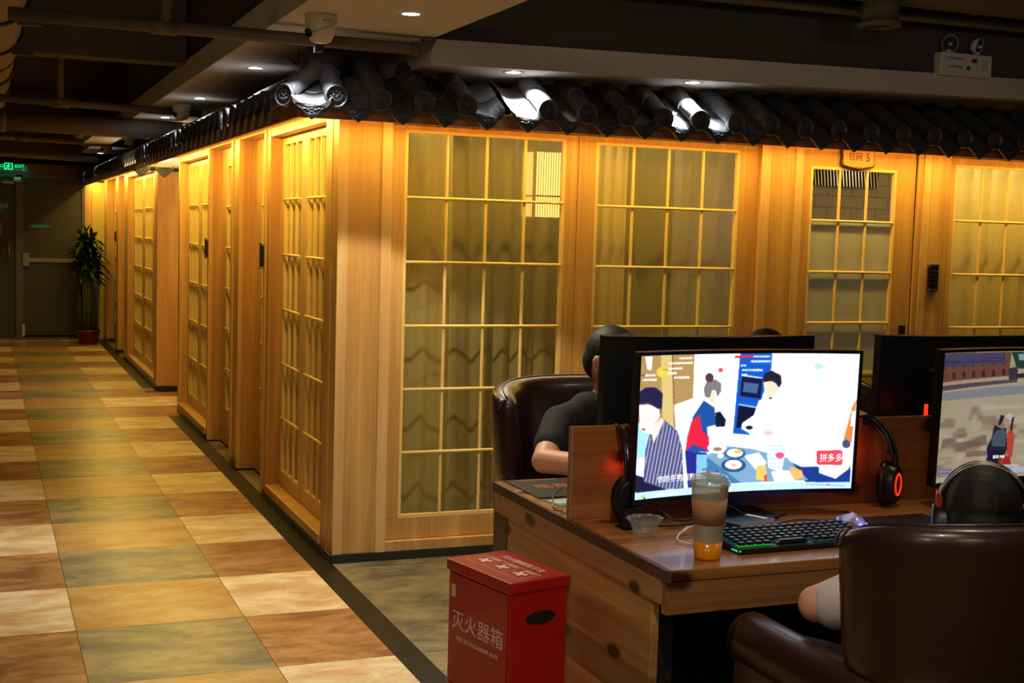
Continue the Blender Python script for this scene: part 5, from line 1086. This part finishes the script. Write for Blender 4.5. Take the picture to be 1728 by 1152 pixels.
armchair('brown leather armchair at the window side, mostly hidden behind the lit monitors', (1.43, -1.57, 0), R(180))

# ------------------------------------------------------------------ people
def hand_prims(w, d, up, side, curl=.5):
    """palm, four unequal bent fingers and a thumb leaving the side of the palm; w wrist, d pointing, up back of the hand, side towards the thumb"""
    w = Vector(w); d = Vector(d).normalized(); up = Vector(up); up = (up-d*up.dot(d)).normalized(); sd = Vector(side); sd = (sd-d*sd.dot(d)-up*sd.dot(up)).normalized()
    P = [('c', w, .022, w+d*.03, .021)]
    for k, (o, L_) in enumerate(((.028, .070), (.010, .078), (-.009, .072), (-.026, .056))):
        kn = w+d*.085+sd*o; P.append(('c', w+d*.02+sd*o*.6, .014, kn, .0115))
        a = (d-up*.35*curl).normalized(); b = (d-up*1.2*curl).normalized(); c = (d-up*2.4*curl).normalized()
        p1 = kn+a*L_*.45; p2 = p1+b*L_*.32; p3 = p2+c*L_*.23
        P += [('c', kn, .0098, p1, .0088), ('c', p1, .0088, p2, .0080), ('c', p2, .0080, p3, .0068)]
    t0 = w+d*.03+sd*.024; t1 = t0+(sd*.8+d*.7-up*.2).normalized()*.036; t2 = t1+(sd*.2+d-up*.35).normalized()*.032
    P += [('c', t0, .014, t1, .0105), ('c', t1, .0105, t2, .0085)]
    return P
def person(label, rz, loc, lean, sh, elbows, hands, head, hyaw, hpitch, tee, wide=1.0, sleeve=.62, spread=.10):
    """all joints in the person's own frame: +y is the way they face"""
    t = thing('person', label, 'person', loc, rz); V = Vector
    pelvis = V((0, -.06, .50)); chest = V((lean[0]*.7, lean[1]*.7-.04, .72)); neck = V((lean[0], lean[1], sh+.035)); H = V(head)
    body = [('e', pelvis, (.155*wide, .12, .10)), ('c', pelvis, .125, chest, .13), ('e', chest, (.165*wide, .105, .14)), ('c', neck+V((0, -.01, -.05)), .062, H+V((0, -.015, -.055)), .050)]
    cloth = [('e', pelvis+V((0, 0, .02)), (.168*wide, .135, .10)), ('c', pelvis+V((0, 0, .03)), .140, chest, .145), ('e', chest, (.180*wide, .120, .155)), ('c', neck+V((-.07, -.015, -.035)), .068, neck+V((.07, -.015, -.035)), .068)]
    for i, sx_ in enumerate((-1, 1)):
        S_ = V((lean[0]+sx_*.162*wide, lean[1]-.01, sh-.035)); E_ = V(elbows[i]); Hn = V(hands[i])
        body += [('c', S_, .050, E_, .040), ('e', E_, (.041, .041, .041)), ('c', E_, .040, E_.lerp(Hn, .35), .038), ('c', E_.lerp(Hn, .35), .038, Hn, .024)]
        cloth += [('c', neck+V((sx_*.05, -.01, -.035)), .060, S_, .056), ('c', S_, .058, S_.lerp(E_, sleeve), .056)]
        d = (Hn-E_).normalized(); d.z = max(d.z-.05, -.15); body += hand_prims(Hn, d, (0, 0, 1), (-sx_, 0, 0), .45)
        hip = V((sx_*.085, -.02, .50)); knee = V((sx_*(.10+spread), .38, .50)); foot = V((sx_*(.11+spread), .36, .09))
        tr = [('c', hip, .088, knee, .066), ('c', knee, .064, foot, .045)]
        if i == 0: trs = []
        trs += tr
        sho = [('c', foot+V((0, -.03, -.035)), .042, foot+V((0, .13, -.050)), .038)]
        blob('shoe', sho, BLACK, t, .008)
    trs.append(('e', pelvis+V((0, 0, -.01)), (.172*wide, .14, .085)))
    hm = Matrix.Translation(H) @ Euler((hpitch, 0, hyaw)).to_matrix().to_4x4(); hp = lambda x, y, z: hm @ V((x, y, z)); er = tuple(Euler((hpitch, 0, hyaw)))
    body += [('e', H+V((0, 0, .005)), (.076, .094, .104), er), ('e', hp(0, .030, -.045), (.056, .056, .062), er), ('e', hp(0, .062, -.088), (.024, .022, .020), er),
             ('c', hp(0, .088, .012), .008, hp(0, .104, -.018), .0125), ('e', hp(-.011, .094, -.021), (.008, .009, .006), er), ('e', hp(.011, .094, -.021), (.008, .009, .006), er),
             ('e', hp(0, .082, .034), (.052, .016, .012), er), ('e', hp(0, .086, -.048), (.022, .010, .006), er), ('e', hp(0, .084, -.057), (.019, .010, .006), er),
             ('e', hp(-.040, .062, -.020), (.020, .020, .018), er), ('e', hp(.040, .062, -.020), (.020, .020, .018), er)]
    for sx_ in (-1, 1): body += [('e', hp(sx_*.080, .002, -.010), (.010, .018, .032), er), ('e', hp(sx_*.086, -.008, .006), (.009, .017, .020), er)]
    bd = blob('body', body, SKIN, t, .0048, 3); blob('t_shirt', cloth, tee, t, .007, 5); blob('trousers', trs, TROUS, t, .009, 5)
    for sx_ in (-1, 1):
        o = obj('eye', MB().sphere(hp(sx_*.030, .078, .010), (.013, .010, .008), 12, 8), EYE, t); obj('iris', MB().sphere(hp(sx_*.030, .0855, .010), .0048, 10, 8), IRIS, o)
    hair = [('e', hp(0, -.014, .034), (.081, .096, .090), er), ('e', hp(0, -.052, -.006), (.070, .060, .072), er), ('e', hp(0, .050, .082), (.058, .050, .030), er), ('e', hp(-.064, .002, .046), (.017, .040, .032), er), ('e', hp(.064, .002, .046), (.017, .040, .032), er)]
    rnd = random.Random(len(label))
    for k in range(0):
        a = rnd.uniform(0, 6.28); b = rnd.uniform(.05, 1.1); p = hp(.082*math.sin(b)*math.cos(a), -.012+.094*math.sin(b)*math.sin(a), .032+.094*math.cos(b)); q = p+(p-H).normalized()*.006+V((rnd.uniform(-.012, .012), rnd.uniform(-.012, .012), .004)); hair.append(('c', p, .007, q, .003))
    blob('hair', hair, HAIR, t, .004, 1)
    return t, hm
person('person in a black T-shirt, face half hidden by a monitor back', R(180), (.53, -1.62, 0), (.0, .04), .905,
       [(.300, .20, .772), (-.300, .20, .772)][::-1], [(.14, .47, .78), (-.14, .47, .78)][::-1], (-.012, .05, 1.075), R(28), R(-10), TEE_B, 1.08)
person('person in a white T-shirt at the window side, only hair and a shoulder showing', R(180), (1.29, -1.60, 0), (.0, .04), .905,
       [(-.215, .15, .855), (.30, .18, .775)], [(-.10, .42, .79), (.12, .44, .78)], (.125, .05, 1.062), R(0), R(-12), TEE_W, 1.08)
tn, hm_ = person('person in a white T-shirt and headphones, seen from behind over the near armchair', 0, (.53, -3.42, 0), (.0, -.05), .775,
       [(-.292, .105, .712), (.285, .06, .70)], [(.10, .24, .765), (.27, .20, .70)], (.006, -.055, .915), R(-38), R(-6), TEE_W, 1.0, sleeve=.78)
h3 = headset('silver and black over-ear headphones with red sliders, worn over black hair', (.536, -3.478, .915), R(-38), 0, plain('red_slider', (200, 40, 30), .4)); h3.scale = (1.06, 1.1, 1.06)
